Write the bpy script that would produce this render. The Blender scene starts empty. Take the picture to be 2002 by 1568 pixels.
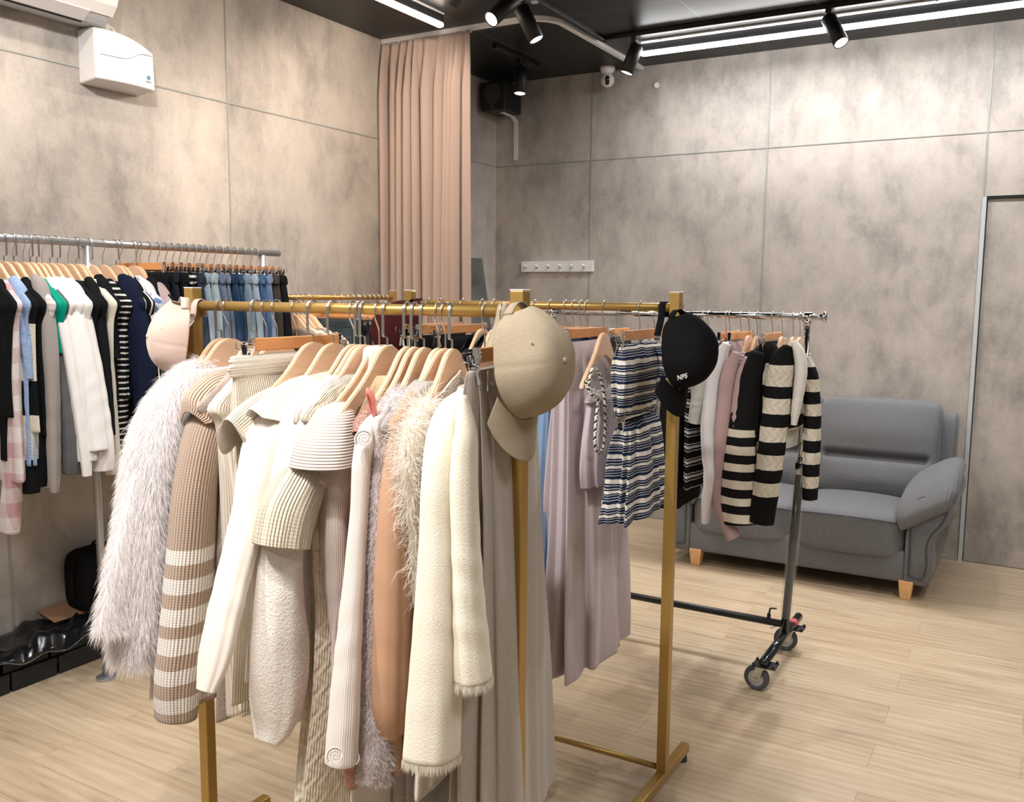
import bpy, bmesh, math, random
import numpy as np
from mathutils import Vector, Matrix
random.seed(7); np.random.seed(7)
PI = math.pi
SC = bpy.context.scene
COL = SC.collection

# ------------------------------------------------------------------ camera, world, exposure, general light
CAMLOC = Vector((3.617, -5.973, 1.586))
CAMROT = Matrix(((0.86464087, -0.06679825, 0.49792988), (0.50231978, 0.09832369, -0.8590735), (0.00842631, 0.99291009, 0.11856877)))
cd = bpy.data.cameras.new('camera'); cam = bpy.data.objects.new('camera', cd); COL.objects.link(cam)
cd.sensor_width = 36; cd.lens = 1775 / 2002 * 36; cd.clip_start = 0.05
cam.matrix_world = Matrix.Translation(CAMLOC) @ CAMROT.to_4x4()
SC.camera = cam
SC.view_settings.view_transform = 'Standard'; SC.view_settings.look = 'None'
SC.view_settings.gamma = 1; SC.view_settings.exposure = -0.42; SC.view_settings.use_curve_mapping = False
wd = bpy.data.worlds.new('world'); SC.world = wd; wd.use_nodes = True
wd.node_tree.nodes['Background'].inputs[0].default_value = (0.9, 0.95, 1.0, 1)
wd.node_tree.nodes['Background'].inputs[1].default_value = 0.05

def area_light(name, loc, sx, sy, power, col, rot=(0, 0, 0), parent=None):
    l = bpy.data.lights.new(name, 'AREA'); l.shape = 'RECTANGLE'; l.size = sx; l.size_y = sy
    l.energy = power; l.color = col
    o = bpy.data.objects.new(name, l); COL.objects.link(o); o.location = loc; o.rotation_euler = rot
    if parent: o.parent = parent
    return o
WARM = (1.0, 0.83, 0.67); COOL = (1.0, 0.975, 0.95); NEUT = (1.0, 0.955, 0.91)
# unseen area lights added as general fill, set at ceiling height out of frame
area_light('unseen_fill_light', (2.2, -6.0, 3.08), 1.2, 0.5, 75, NEUT)
area_light('unseen_fill_light', (4.6, -4.6, 3.08), 0.6, 1.4, 36, NEUT)
area_light('unseen_fill_light', (4.6, -2.2, 3.08), 0.6, 1.4, 14, NEUT)
area_light('unseen_fill_light', (2.2, -7.6, 3.08), 1.8, 0.6, 40, NEUT)

# ------------------------------------------------------------------ node helpers
def mat(name, col, rough=0.7, metal=0.0, spec=0.5, sheen=0.0, emit=None, es=0.0, trans=0.0, alpha=1.0):
    m = bpy.data.materials.new(name); m.use_nodes = True
    b = m.node_tree.nodes['Principled BSDF']
    b.inputs['Base Color'].default_value = (*col, 1); b.inputs['Roughness'].default_value = rough
    b.inputs['Metallic'].default_value = metal; b.inputs['Specular IOR Level'].default_value = spec
    if sheen: b.inputs['Sheen Weight'].default_value = sheen; b.inputs['Sheen Roughness'].default_value = 0.5
    if emit: b.inputs['Emission Color'].default_value = (*emit, 1); b.inputs['Emission Strength'].default_value = es
    if trans: b.inputs['Transmission Weight'].default_value = trans
    if alpha < 1: b.inputs['Alpha'].default_value = alpha
    return m
class G:
    """tiny node-graph helper"""
    def __init__(s, m): s.m = m; s.t = m.node_tree; s.b = s.t.nodes['Principled BSDF']
    def n(s, typ, **kw):
        x = s.t.nodes.new(typ)
        for k, v in kw.items():
            if k.startswith('i_'): x.inputs[k[2:].replace('_', ' ')].default_value = v
            else: setattr(x, k, v)
        return x
    def l(s, a, b): s.t.links.new(a, b)
    def math(s, op, a, b=None, c=None):
        x = s.t.nodes.new('ShaderNodeMath'); x.operation = op
        for i, v in enumerate((a, b, c)):
            if v is None: continue
            if isinstance(v, (int, float)): x.inputs[i].default_value = v
            else: s.l(v, x.inputs[i])
        return x.outputs[0]
    def mix(s, f, a, b, mode='MIX'):
        x = s.t.nodes.new('ShaderNodeMix'); x.data_type = 'RGBA'; x.blend_type = mode
        for i, v in ((0, f), (6, a), (7, b)):
            if isinstance(v, (int, float)): x.inputs[i].default_value = v
            elif isinstance(v, tuple): x.inputs[i].default_value = (*v, 1)
            else: s.l(v, x.inputs[i])
        return x.outputs[2]
    def ramp(s, f, stops, mode='LINEAR'):
        x = s.t.nodes.new('ShaderNodeValToRGB'); x.color_ramp.interpolation = mode
        e = x.color_ramp.elements
        while len(e) > 1: e.remove(e[-1])
        e[0].position = stops[0][0]; c = stops[0][1]; e[0].color = (*c, 1) if isinstance(c, tuple) else (c, c, c, 1)
        for p, c in stops[1:]:
            k = e.new(p); k.color = (*c, 1) if isinstance(c, tuple) else (c, c, c, 1)
        s.l(f, x.inputs[0]); return x.outputs[0]
    def noise(s, vec, scale, detail=3, rough=0.5, dist=0.0):
        x = s.n('ShaderNodeTexNoise'); x.inputs['Scale'].default_value = scale; x.inputs['Detail'].default_value = detail
        x.inputs['Roughness'].default_value = rough; x.inputs['Distortion'].default_value = dist
        if vec is not None: s.l(vec, x.inputs['Vector'])
        return x.outputs[0]
    def mapped(s, vec, sc=(1, 1, 1), loc=(0, 0, 0), rot=(0, 0, 0)):
        x = s.n('ShaderNodeMapping'); x.inputs['Scale'].default_value = sc; x.inputs['Location'].default_value = loc; x.inputs['Rotation'].default_value = rot
        s.l(vec, x.inputs[0]); return x.outputs[0]
    def coord(s, k='Object'): return s.n('ShaderNodeTexCoord').outputs[k]
    def uv(s): return s.n('ShaderNodeTexCoord').outputs['UV']
    def bump(s, h, strength=0.3, dist=0.002, normal=None):
        x = s.n('ShaderNodeBump'); x.inputs['Strength'].default_value = strength; x.inputs['Distance'].default_value = dist
        s.l(h, x.inputs['Height'])
        if normal is not None: s.l(normal, x.inputs['Normal'])
        s.l(x.outputs[0], s.b.inputs['Normal']); return x.outputs[0]
    def col(s, c): s.l(c, s.b.inputs['Base Color'])

# ------------------------------------------------------------------ object helpers
def tag(o, label=None, cat=None, group=None, kind=None):
    if label: o['label'] = label
    if cat: o['category'] = cat
    if group: o['group'] = group
    if kind: o['kind'] = kind
    return o
def thing(name, label, cat, loc=(0, 0, 0), rotz=0.0, group=None):
    o = bpy.data.objects.new(name, None); COL.objects.link(o); o.empty_display_size = 0.05
    o.location = loc; o.rotation_euler = (0, 0, rotz)
    return tag(o, label, cat, group)
def link(name, me, m=None, parent=None, smooth=True):
    if m is not None and not me.materials: me.materials.append(m)
    if smooth: me.polygons.foreach_set('use_smooth', [True] * len(me.polygons))
    o = bpy.data.objects.new(name, me); COL.objects.link(o)
    if parent: o.parent = parent
    return o
def bm_obj(name, bm, m, parent=None, smooth=False):
    me = bpy.data.meshes.new(name); bmesh.ops.recalc_face_normals(bm, faces=bm.faces); bm.to_mesh(me); bm.free()
    return link(name, me, m, parent, smooth)
def B(): return bmesh.new()
def box(bm, c, s, bev=0.0, seg=2, rot=None):
    t = bmesh.new(); bmesh.ops.create_cube(t, size=1)
    bmesh.ops.scale(t, vec=Vector(s), verts=t.verts)
    if bev: bmesh.ops.bevel(t, geom=list(t.edges), offset=bev, segments=seg, affect='EDGES', profile=0.5)
    M = Matrix.Translation(Vector(c))
    if rot is not None: M = M @ rot.to_4x4()
    bmesh.ops.transform(t, matrix=M, verts=t.verts)
    me = bpy.data.meshes.new('tmp'); t.to_mesh(me); t.free(); bm.from_mesh(me); bpy.data.meshes.remove(me)
def cyl(bm, a, b, r, seg=20, r2=None, caps=True, bev=0):
    a = Vector(a); b = Vector(b); d = b - a
    q = d.to_track_quat('Z', 'Y').to_matrix().to_4x4()
    r2 = r if r2 is None else r2
    t = bmesh.new(); bmesh.ops.create_cone(t, cap_ends=caps, segments=seg, radius1=r, radius2=r2, depth=d.length)
    if bev: bmesh.ops.bevel(t, geom=[e for e in t.edges if len(e.link_faces) == 2 and e.calc_face_angle(0) > 1], offset=bev, segments=2, affect='EDGES')
    bmesh.ops.transform(t, matrix=Matrix.Translation((a + b) / 2) @ q, verts=t.verts)
    me = bpy.data.meshes.new('tmp'); t.to_mesh(me); t.free(); bm.from_mesh(me); bpy.data.meshes.remove(me)
def sph(bm, c, r, seg=16, scale=(1, 1, 1)):
    M = Matrix.Translation(Vector(c)) @ Matrix.Diagonal((*scale, 1))
    bmesh.ops.create_uvsphere(bm, u_segments=seg, v_segments=seg // 2, radius=r, matrix=M)
def lathe(bm, prof, M=Matrix.Identity(4), seg=32):
    rows = []
    for r, z in prof:
        rows.append([bm.verts.new(M @ Vector((r * math.cos(2 * PI * k / seg), r * math.sin(2 * PI * k / seg), z))) for k in range(seg)])
    for i in range(len(rows) - 1):
        for k in range(seg):
            bm.faces.new((rows[i][k], rows[i][(k + 1) % seg], rows[i + 1][(k + 1) % seg], rows[i + 1][k]))
    for row, rr in ((rows[0], prof[0][0]), (rows[-1], prof[-1][0])):
        if rr > 1e-4: bm.faces.new(row)
def crom(pts, n):
    """Catmull-Rom through control rows (k x d) -> n samples"""
    P = np.array(pts, float); k = len(P)
    if k == 2:
        t = np.linspace(0, 1, n)[:, None]; return P[0] * (1 - t) + P[1] * t
    Q = np.vstack([2 * P[0] - P[1], P, 2 * P[-1] - P[-2]])
    d = np.r_[0, np.cumsum(np.linalg.norm(np.diff(P[:, :3], axis=0), axis=1) + 1e-6)]
    s = np.linspace(0, d[-1], n); i = np.clip(np.searchsorted(d, s, side='right') - 1, 0, k - 2)
    t = ((s - d[i]) / (d[i + 1] - d[i]))[:, None]
    a, b, c, e = Q[i], Q[i + 1], Q[i + 2], Q[i + 3]
    return 0.5 * ((2 * b) + (-a + c) * t + (2 * a - 5 * b + 4 * c - e) * t ** 2 + (-a + 3 * b - 3 * c + e) * t ** 3)
def grid_mesh(name, V, closed=True, cap0=False, cap1=False, uvs=None):
    """V: n x m x 3 rings -> mesh with a UV map in metres"""
    n, m, _ = V.shape; co = V.reshape(-1, 3)
    cols = m if closed else m - 1
    i = np.arange(n - 1)[:, None]; j = np.arange(cols)[None, :]; jn = (j + 1) % m
    F = np.stack([i * m + j, i * m + jn, (i + 1) * m + jn, (i + 1) * m + j], -1).reshape(-1, 4)
    W = np.concatenate([V, V[:, :1]], 1) if closed else V
    dj = np.linalg.norm(np.diff(W, axis=1), axis=2).mean(0); U = np.r_[0, np.cumsum(dj)]
    di = np.linalg.norm(np.diff(V, axis=0), axis=2).mean(1); T = np.r_[0, np.cumsum(di)]
    J = np.broadcast_to(j, (n - 1, cols)); I = np.broadcast_to(i, (n - 1, cols))
    uv = np.stack([np.stack([U[J], T[I]], -1), np.stack([U[J + 1], T[I]], -1), np.stack([U[J + 1], T[I + 1]], -1), np.stack([U[J], T[I + 1]], -1)], 2).reshape(-1, 2)
    faces = F.tolist(); uvl = uv.tolist()
    for cap, r in ((cap0, 0), (cap1, n - 1)):
        if cap:
            c = V[r].mean(0); co = np.vstack([co, c]); ci = len(co) - 1; tv = T[r]
            for q in range(cols):
                a, b = r * m + q, r * m + (q + 1) % m
                faces.append([a, b, ci] if r else [b, a, ci]); uvl += [[U[q], tv], [U[q + 1], tv], [U[q], tv]]
    me = bpy.data.meshes.new(name); me.from_pydata(co.tolist(), [], faces)
    l = me.uv_layers.new(name='UVMap'); l.data.foreach_set('uv', np.array(uvl, dtype=np.float32).ravel())
    me.update(); return me
def tube(name, pts, r, m=None, parent=None, seg=12, n=40, caps=True, side=None, flat=1.0):
    """round (or flat) bar along a smooth path"""
    C = crom([tuple(p) for p in pts], n); r = np.interp(np.linspace(0, 1, n), np.linspace(0, 1, len(r)), r) if isinstance(r, (list, tuple)) else np.full(n, r)
    T = np.gradient(C, axis=0); T /= np.linalg.norm(T, axis=1)[:, None]
    ref = np.array(side if side is not None else (1, 0, 0), float)
    N = np.cross(T, ref); bad = np.linalg.norm(N, axis=1) < 1e-3
    if bad.any(): N[bad] = np.cross(T[bad], (0, 1, 0.1))
    N /= np.linalg.norm(N, axis=1)[:, None]; S = np.cross(N, T)
    th = np.linspace(0, 2 * PI, seg, endpoint=False)
    V = C[:, None] + r[:, None, None] * (np.cos(th)[None, :, None] * N[:, None] * flat + np.sin(th)[None, :, None] * S[:, None])
    me = grid_mesh(name, V, True, caps, caps)
    return link(name, me, m, parent) if m else me
# pixel -> world, for measuring positions off the photograph
def ray(px, py): return CAMROT @ Vector(((px - 1001) / 1775, -(py - 784) / 1775, -1))
def at(px, py, x=None, y=None, z=None):
    d = ray(px, py)
    t = (x - CAMLOC.x) / d.x if x is not None else (y - CAMLOC.y) / d.y if y is not None else (z - CAMLOC.z) / d.z
    return CAMLOC + d * t
CRI = np.array(CAMROT.transposed())
def proj(p):
    q = CRI @ (np.array(p) - np.array(CAMLOC)); return np.array([1001 + 1775 * q[0] / -q[2], 784 - 1775 * q[1] / -q[2]])

# ------------------------------------------------------------------ materials
def m_concrete():
    m = mat('concrete_panel', (0.4, 0.37, 0.34), 0.55, spec=0.35); g = G(m)
    v = g.coord('Object')
    big = g.noise(g.mapped(v, (1, 1, 0.8)), 1.9, 6, 0.6, 0.35)
    mid = g.noise(g.mapped(v, (1.25, 1.25, 0.8)), 5.0, 8, 0.66, 0.3)
    strk = g.noise(g.mapped(v, (3.5, 3.5, 0.9)), 3.5, 6, 0.65, 0.2)
    fine = g.noise(v, 55, 4, 0.7)
    s = g.math('ADD', g.math('MULTIPLY', big, 0.46), g.math('MULTIPLY', mid, 0.40)); s = g.math('ADD', s, g.math('MULTIPLY', strk, 0.14))
    c = g.ramp(s, [(0.39, (0.25, 0.23, 0.215)), (0.45, (0.345, 0.315, 0.29)), (0.515, (0.455, 0.415, 0.375)), (0.59, (0.54, 0.495, 0.45))])
    c2 = g.mix(0.22, c, g.ramp(fine, [(0.3, (0.33, 0.30, 0.28)), (0.7, (0.56, 0.52, 0.48))]), 'MIX')
    crack = g.ramp(g.noise(g.mapped(v, (3, 3, 1.2)), 7, 8, 0.75, 2.2), [(0.485, 0.0), (0.5, 1.0), (0.515, 0.0)])
    c3 = g.mix(g.math('MULTIPLY', crack, 0.12), c2, (0.62, 0.58, 0.54))
    g.col(c3); g.bump(fine, 0.06, 0.002)
    return m
def m_floor():
    m = mat('oak_vinyl_plank', (0.6, 0.5, 0.4), 0.42, spec=0.4); g = G(m)
    v = g.coord('Object')
    br = g.n('ShaderNodeTexBrick'); g.l(v, br.inputs[0]); br.offset = 0.37; br.offset_frequency = 2
    for k, x in (('Scale', 1.0), ('Mortar Size', 0.0011), ('Mortar Smooth', 0.4), ('Bias', 0.0), ('Brick Width', 1.22), ('Row Height', 0.178)): br.inputs[k].default_value = x
    br.inputs['Color1'].default_value = (0.0, 0.0, 0.0, 1); br.inputs['Color2'].default_value = (1, 1, 1, 1); br.inputs['Mortar'].default_value = (0.5, 0.5, 0.5, 1)
    sep = g.n('ShaderNodeSeparateXYZ'); g.l(v, sep.inputs[0])
    comb = g.n('ShaderNodeCombineXYZ')
    off = g.math('MULTIPLY', g.n('ShaderNodeSeparateColor').outputs[0], 0)
    sc = g.n('ShaderNodeSeparateColor'); g.l(br.outputs[0], sc.inputs[0]); tone = sc.outputs[0]
    g.l(g.math('ADD', sep.outputs[0], g.math('MULTIPLY', tone, 7.0)), comb.inputs[0]); g.l(sep.outputs[1], comb.inputs[1]); g.l(tone, comb.inputs[2])
    a = g.noise(g.mapped(comb.outputs[0], (0.7, 5, 1)), 2.0, 6, 0.6, 1.2)
    b = g.noise(g.mapped(comb.outputs[0], (1.6, 46, 1)), 2.4, 4, 0.6, 0.2)
    w = g.n('ShaderNodeTexWave'); w.bands_direction = 'Y'; g.l(g.mapped(comb.outputs[0], (0.55, 2.6, 1)), w.inputs[0])
    for k, x in (('Scale', 3.0), ('Distortion', 9.0), ('Detail', 3.0), ('Detail Scale', 0.7)): w.inputs[k].default_value = x
    s = g.math('ADD', g.math('MULTIPLY', a, 0.5), g.math('MULTIPLY', b, 0.24)); s = g.math('ADD', s, g.math('MULTIPLY', w.outputs[1], 0.07)); s = g.math('ADD', s, g.math('MULTIPLY', tone, 0.07))
    c = g.ramp(s, [(0.28, (0.36, 0.265, 0.175)), (0.42, (0.49, 0.385, 0.265)), (0.55, (0.575, 0.47, 0.34)), (0.72, (0.64, 0.54, 0.40))])
    c = g.mix(g.math('MULTIPLY', br.outputs[1], 0.6), c, (0.17, 0.12, 0.085))
    g.col(c); g.bump(b, 0.05, 0.002)
    return m
def m_wood(name, c1, c2, rough=0.42, ax=(18, 1.5, 18)):
    m = mat(name, c1, rough, spec=0.4); g = G(m); v = g.coord('Object')
    a = g.noise(g.mapped(v, ax), 6, 4, 0.6, 0.6)
    g.col(g.mix(g.ramp(a, [(0.35, 0.0), (0.7, 1.0)]), c1, c2)); return m
MCONC = m_concrete(); MFLOOR = m_floor()
MGROUT = mat('joint_strip', (0.32, 0.335, 0.32), 0.5)
MALU = mat('white_aluminium', (0.62, 0.66, 0.7), 0.35, 0.3)
MBLACK = mat('black_powder_coat', (0.012, 0.012, 0.013), 0.45)
MGAP = mat('shadow_gap', (0.01, 0.01, 0.01), 0.9)
MCHROME = mat('chrome', (0.72, 0.74, 0.77), 0.07, 1.0)
MSTEEL = mat('satin_steel', (0.62, 0.62, 0.62), 0.28, 1.0)
MGREYP = mat('grey_painted_steel', (0.42, 0.44, 0.47), 0.3, 0.7)
def m_gold():
    m = mat('gold_paint', (0.46, 0.29, 0.085), 0.34, 0.55); g = G(m)
    g.bump(g.noise(g.coord('Object'), 900, 2), 0.25, 0.0004); return m
MGOLD = m_gold()
MWHITEP = mat('white_plastic', (0.78, 0.77, 0.77), 0.4)
MGREYPL = mat('grey_plastic', (0.55, 0.57, 0.6), 0.45)
MDARKPL = mat('dark_plastic', (0.04, 0.045, 0.05), 0.5)
MRUBBER = mat('grey_rubber', (0.075, 0.085, 0.10), 0.6)
MHANG = m_wood('beech_hanger_wood', (0.70, 0.47, 0.30), (0.80, 0.58, 0.41))
MBAR = m_wood('lacquered_clip_bar_wood', (0.66, 0.29, 0.10), (0.78, 0.38, 0.16), 0.3)
MLEG = m_wood('sofa_leg_wood', (0.72, 0.40, 0.17), (0.84, 0.52, 0.26), 0.4, (20, 20, 2))
# ------------------------------------------------------------------ room shell
H = 3.12; XR = 6.6; YB = -9.2
def slab(name, c, s, m, kind='structure'):
    bm = B(); box(bm, c, s); return tag(bm_obj(name, bm, m), kind=kind)
slab('floor', (XR / 2, YB / 2, -0.05), (XR + 0.4, -YB + 0.4, 0.1), MFLOOR)
slab('wall_left', (-0.06, YB / 2, H / 2), (0.12, -YB + 0.2, H), MCONC)
slab('wall_back', (3.285 / 2, 0.06, H / 2), (3.285, 0.12, H), MCONC)
bm = B(); box(bm, ((3.285 + XR) / 2, 0.06, (H + 2.16) / 2), (XR - 3.285, 0.12, H - 2.16)); box(bm, ((4.3 + XR) / 2, 0.06, 1.08), (XR - 4.3, 0.12, 2.16))
tag(bm_obj('wall_back', bm, MCONC), kind='structure')
slab('wall_right', (XR + 0.06, YB / 2, H / 2), (0.12, -YB + 0.2, H), MCONC)
slab('wall_front', (XR / 2, YB - 0.06, H / 2), (XR, 0.12, H), MCONC)
# door, flush with the wall, clad in the same panel
d1 = tag(thing('door_1', None, None), kind='structure')
bm = B(); box(bm, (3.80, 0.045, 1.073), (0.985, 0.07, 2.14)); bm_obj('door_panel', bm, MCONC, d1)
bm = B(); box(bm, (3.290, -0.002, 1.078), (0.022, 0.03, 2.156)); bm_obj('door_jamb', bm, MALU, d1)
bm = B(); box(bm, (3.80, 0.02, 2.151), (1.0, 0.045, 0.012)); bm_obj('door_gap', bm, MGAP, d1)
# joint strips between the wall panels
k = 1
def trim(c, s, m=MGROUT):
    global k; slab('trim_%d' % k, c, s, m); k += 1
for x, z0 in ((0.79, 0), (2.03, 0), (3.282, 2.16)): trim((x, -0.001, (H + z0) / 2), (0.009, 0.006, H - z0))
trim((XR / 2, -0.001, 2.52), (XR, 0.0055, 0.007))
for y in (-1.375, -2.618, -3.86, -5.1, -6.34): trim((0.001, y, H / 2), (0.006, 0.009, H))
trim((0.001, YB / 2, 2.523), (0.0055, -YB, 0.007))
trim((1.64, -0.004, 0.006), (3.28, 0.01, 0.012), MGROUT)
# ceiling: black panels with narrow seams, slightly glossy
def m_ceil():
    m = mat('black_ceiling_panel', (0.018, 0.019, 0.02), 0.38, spec=0.3); g = G(m); v = g.coord('Object')
    br = g.n('ShaderNodeTexBrick'); g.l(v, br.inputs[0]); br.offset = 0.0
    for kk, x in (('Scale', 1.0), ('Mortar Size', 0.006), ('Mortar Smooth', 0.1), ('Brick Width', 0.62), ('Row Height', 1.24)): br.inputs[kk].default_value = x
    br.inputs['Color1'].default_value = (0.008, 0.009, 0.009, 1); br.inputs['Color2'].default_value = (0.010, 0.011, 0.011, 1); br.inputs['Mortar'].default_value = (0.06, 0.065, 0.065, 1)
    g.col(br.outputs[0]); return m
slab('ceiling', (XR / 2, YB / 2, H + 0.04), (XR + 0.4, -YB + 0.4, 0.08), m_ceil())

# ------------------------------------------------------------------ lamps
def m_emit(name, c, s): return mat(name, (0.9, 0.9, 0.9), 0.5, emit=c, es=s)
MTUBE = m_emit('led_tube_cool', (1.0, 0.985, 0.975), 45); MTUBEW = m_emit('led_tube_warm', (1.0, 0.86, 0.70), 26)
MLENS = m_emit('spot_lens', (0.9, 0.97, 1.0), 25)
MBATTEN = mat('white_batten', (0.75, 0.75, 0.78), 0.4)
def linear(label, a, b, col, tube_m, power, basew=0.19, n_joint=5):
    a = Vector(a); b = Vector(b); L = (b - a).length; ang = math.atan2(b.y - a.y, b.x - a.x)
    t = thing('linear_light', label, 'ceiling light', ((a.x + b.x) / 2, (a.y + b.y) / 2, H), ang)
    bm = B(); box(bm, (0, -0.04 if n_joint else 0, -0.006), (L, basew, 0.012), 0.003); bm_obj('mounting_plate', bm, MBATTEN, t)
    bm = B(); box(bm, (0, 0, -0.036), (L, 0.022, 0.045), 0.004)
    bm_obj('housing', bm, MBLACK, t)
    bm = B(); box(bm, (0, 0, -0.070), (L - 0.02, 0.036, 0.026), 0.009, 3); bm_obj('diffuser', bm, tube_m, t, True)
    for i in range(n_joint):
        bm = B(); box(bm, (-L / 2 + L * (i + 0.7) / n_joint, -0.04, -0.013), (0.014, basew, 0.003)); bm_obj('seam_clip', bm, MALU, t)
    area_light('lamp', (0, 0, -0.086), L - 0.04, 0.03, power, col, parent=t)
    return t
linear('long cool white LED bar on the ceiling along the back wall', (3.9, -0.56, H), (1.37, -0.56, H), COOL, MTUBE, 45)
linear('warm white LED bar on the ceiling near the curtain top', (0.60, -5.2, H), (0.64, -1.64, H), WARM, MTUBEW, 14, 0.03, 0)
# track rail: runs away from the viewer, then turns along the back wall
t = thing('track_rail', 'black lighting track turning a corner on the black ceiling', 'lighting track', (1.22, -0.74, H))
bm = B(); box(bm, (0, -2.5, -0.012), (0.035, 5.0, 0.024), 0.002); box(bm, (1.75, -0.035, -0.012), (3.5, 0.035, 0.024), 0.002); bm_obj('rail', bm, MBLACK, t)
bm = B(); box(bm, (0.0, -0.9, -0.028), (0.03, 0.03, 0.01)); bm_obj('feed_clip', bm, MALU, t)
t = thing('track_rail', 'short black lighting track above the fitting room', 'lighting track', (0.563, -0.68, H))
bm = B(); box(bm, (0, 0, -0.012), (0.03, 0.56, 0.024), 0.002); bm_obj('rail', bm, MBLACK, t)
def spot(label, base, lens, power=60, col=COOL, ang=75, L=None, r=0.040):
    base = Vector(base); lens = Vector(lens); d = (lens - base).normalized()
    piv = Vector((base.x, base.y, H - 0.024))
    t = thing('track_spotlight', label, 'spotlight', piv)
    bm = B(); box(bm, (0, 0, -0.014), (0.032, 0.085, 0.028), 0.002); bm_obj('adapter', bm, MBLACK, t)
    lb = base - piv
    bm = B(); cyl(bm, (0, 0, -0.02), lb + d * 0.015, 0.008, 10); bm_obj('stem', bm, MBLACK, t)
    bm = B(); M = Matrix.Translation(lb) @ d.to_track_quat('Z', 'Y').to_matrix().to_4x4(); LL = (lens - base).length
    lathe(bm, [(0.0, -0.02), (r - 0.004, -0.02), (r, -0.016), (r, LL), (r - 0.004, LL + 0.001), (r - 0.005, LL - 0.006), (0.0, LL - 0.006)], M, 28); bm_obj('lamp_head', bm, MBLACK, t, True)
    bm = B(); M2 = Matrix.Translation(lens - piv - d * 0.003) @ d.to_track_quat('Z', 'Y').to_matrix().to_4x4()
    lathe(bm, [(0.0, 0.001), (r - 0.006, 0.0)], M2, 28); bm_obj('lens', bm, MLENS, t, True)
    l = bpy.data.lights.new('spot', 'SPOT'); l.energy = power; l.color = col; l.spot_size = math.radians(ang); l.spot_blend = 0.6; l.shadow_soft_size = 0.03
    o = bpy.data.objects.new('spot', l); COL.objects.link(o); o.parent = t; o.location = lens - piv + d * 0.012
    o.rotation_euler = (-d).to_track_quat('Z', 'Y').to_euler()
    return t
def spot_px(label, bx, by, lx, ly, depth_y, dxyz, **kw):
    b = at(bx, by, y=depth_y); l = b + Vector(dxyz); return spot(label, b, l, **kw)
YS = -2.35
spot('black track spotlight hanging where the track turns', at(1243, 95, y=-.752), at(1225, 143, z=2.895), 38, ang=110)
spot('black track spotlight against the bright LED bar', at(1622, 40, y=-.765), at(1645, 84, z=2.905), 50, ang=120)
spot('black track spotlight pointing left over the curtain', at(1010, -8, x=1.22), at(960, 38, z=2.925), 75, WARM, ang=95)
spot('large black track spotlight pointing down in front of the curtain', at(1022, 22, x=1.22), at(1049, 78, z=2.87), 90, WARM, ang=85)
spot('black track spotlight cut off by the top edge of the picture', (1.21, -2.25, 3.05), at(888, 2, z=2.975), 45, WARM, ang=95)
spot('black spotlight hanging straight down inside the fitting room', (0.563, -0.62, 3.03), (0.565, -0.64, 2.88), 25, ang=70)
# unseen spots added to light clothes, left wall, floor and sofa; no fixtures modelled
def unseen_spot(loc, aim, power, col=NEUT, ang=60):
    l = bpy.data.lights.new('unseen_spot', 'SPOT'); l.energy = power; l.color = col; l.spot_size = math.radians(ang); l.spot_blend = 0.7; l.shadow_soft_size = 0.05
    o = bpy.data.objects.new('unseen_spot', l); COL.objects.link(o); o.location = loc
    o.rotation_euler = (Vector(loc) - Vector(aim)).to_track_quat('Z', 'Y').to_euler()
unseen_spot((1.2, -5.6, 3.0), (2.0, -4.4, 1.2), 200, NEUT, 70)
unseen_spot((2.6, -5.6, 3.0), (2.3, -4.4, 1.1), 170, NEUT, 70)
unseen_spot((1.5, -4.4, 3.0), (0.1, -3.6, 1.5), 165, NEUT, 90)
unseen_spot((1.2, -3.3, 3.0), (0.05, -2.0, 1.7), 110, WARM, 75)
unseen_spot((3.9, -3.3, 3.0), (2.9, -1.6, 0.5), 80, NEUT, 80)
unseen_spot((2.9, -0.95, 3.0), (2.3, -2.9, 0.0), 170, NEUT, 85)
unseen_spot((4.0, -1.8, 3.0), (2.8, -0.6, 0.4), 60, NEUT, 80)

# ------------------------------------------------------------------ wall and ceiling fittings
t = thing('curtain_track', 'white ceiling curtain track curving round the fitting room corner', 'curtain track', (0, -1.36, H))
pts = [(0.0, 0, -0.013), (0.5, 0, -0.013), (0.98, 0.0, -0.013)] + [(0.98 + 0.175 * math.sin(a), 0.175 * (1 - math.cos(a)), -0.013) for a in np.linspace(0.2, PI / 2, 8)] + [(1.155, 0.6, -0.013), (1.155, 1.355, -0.013)]
C = crom(pts, 120); T = np.gradient(C, axis=0); T /= np.linalg.norm(T, axis=1)[:, None]; N = np.stack([-T[:, 1], T[:, 0], 0 * T[:, 0]], 1)
cs = [(-0.014, -0.013), (0.014, -0.013), (0.014, 0.013), (-0.014, 0.013)]
V = np.stack([C + N * a + np.array([0, 0, b]) for a, b in cs], 1)
link('rail', grid_mesh('rail', V, True, True, True), MWHITEP, t, False)

def m_cloth(name, c, rough=0.9):
    m = mat(name, c, rough, spec=0.2, sheen=0.3); g = G(m); u = g.uv()
    g.bump(g.noise(g.mapped(u, (900, 900, 1)), 1, 1), 0.2, 0.0006); return m
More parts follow.
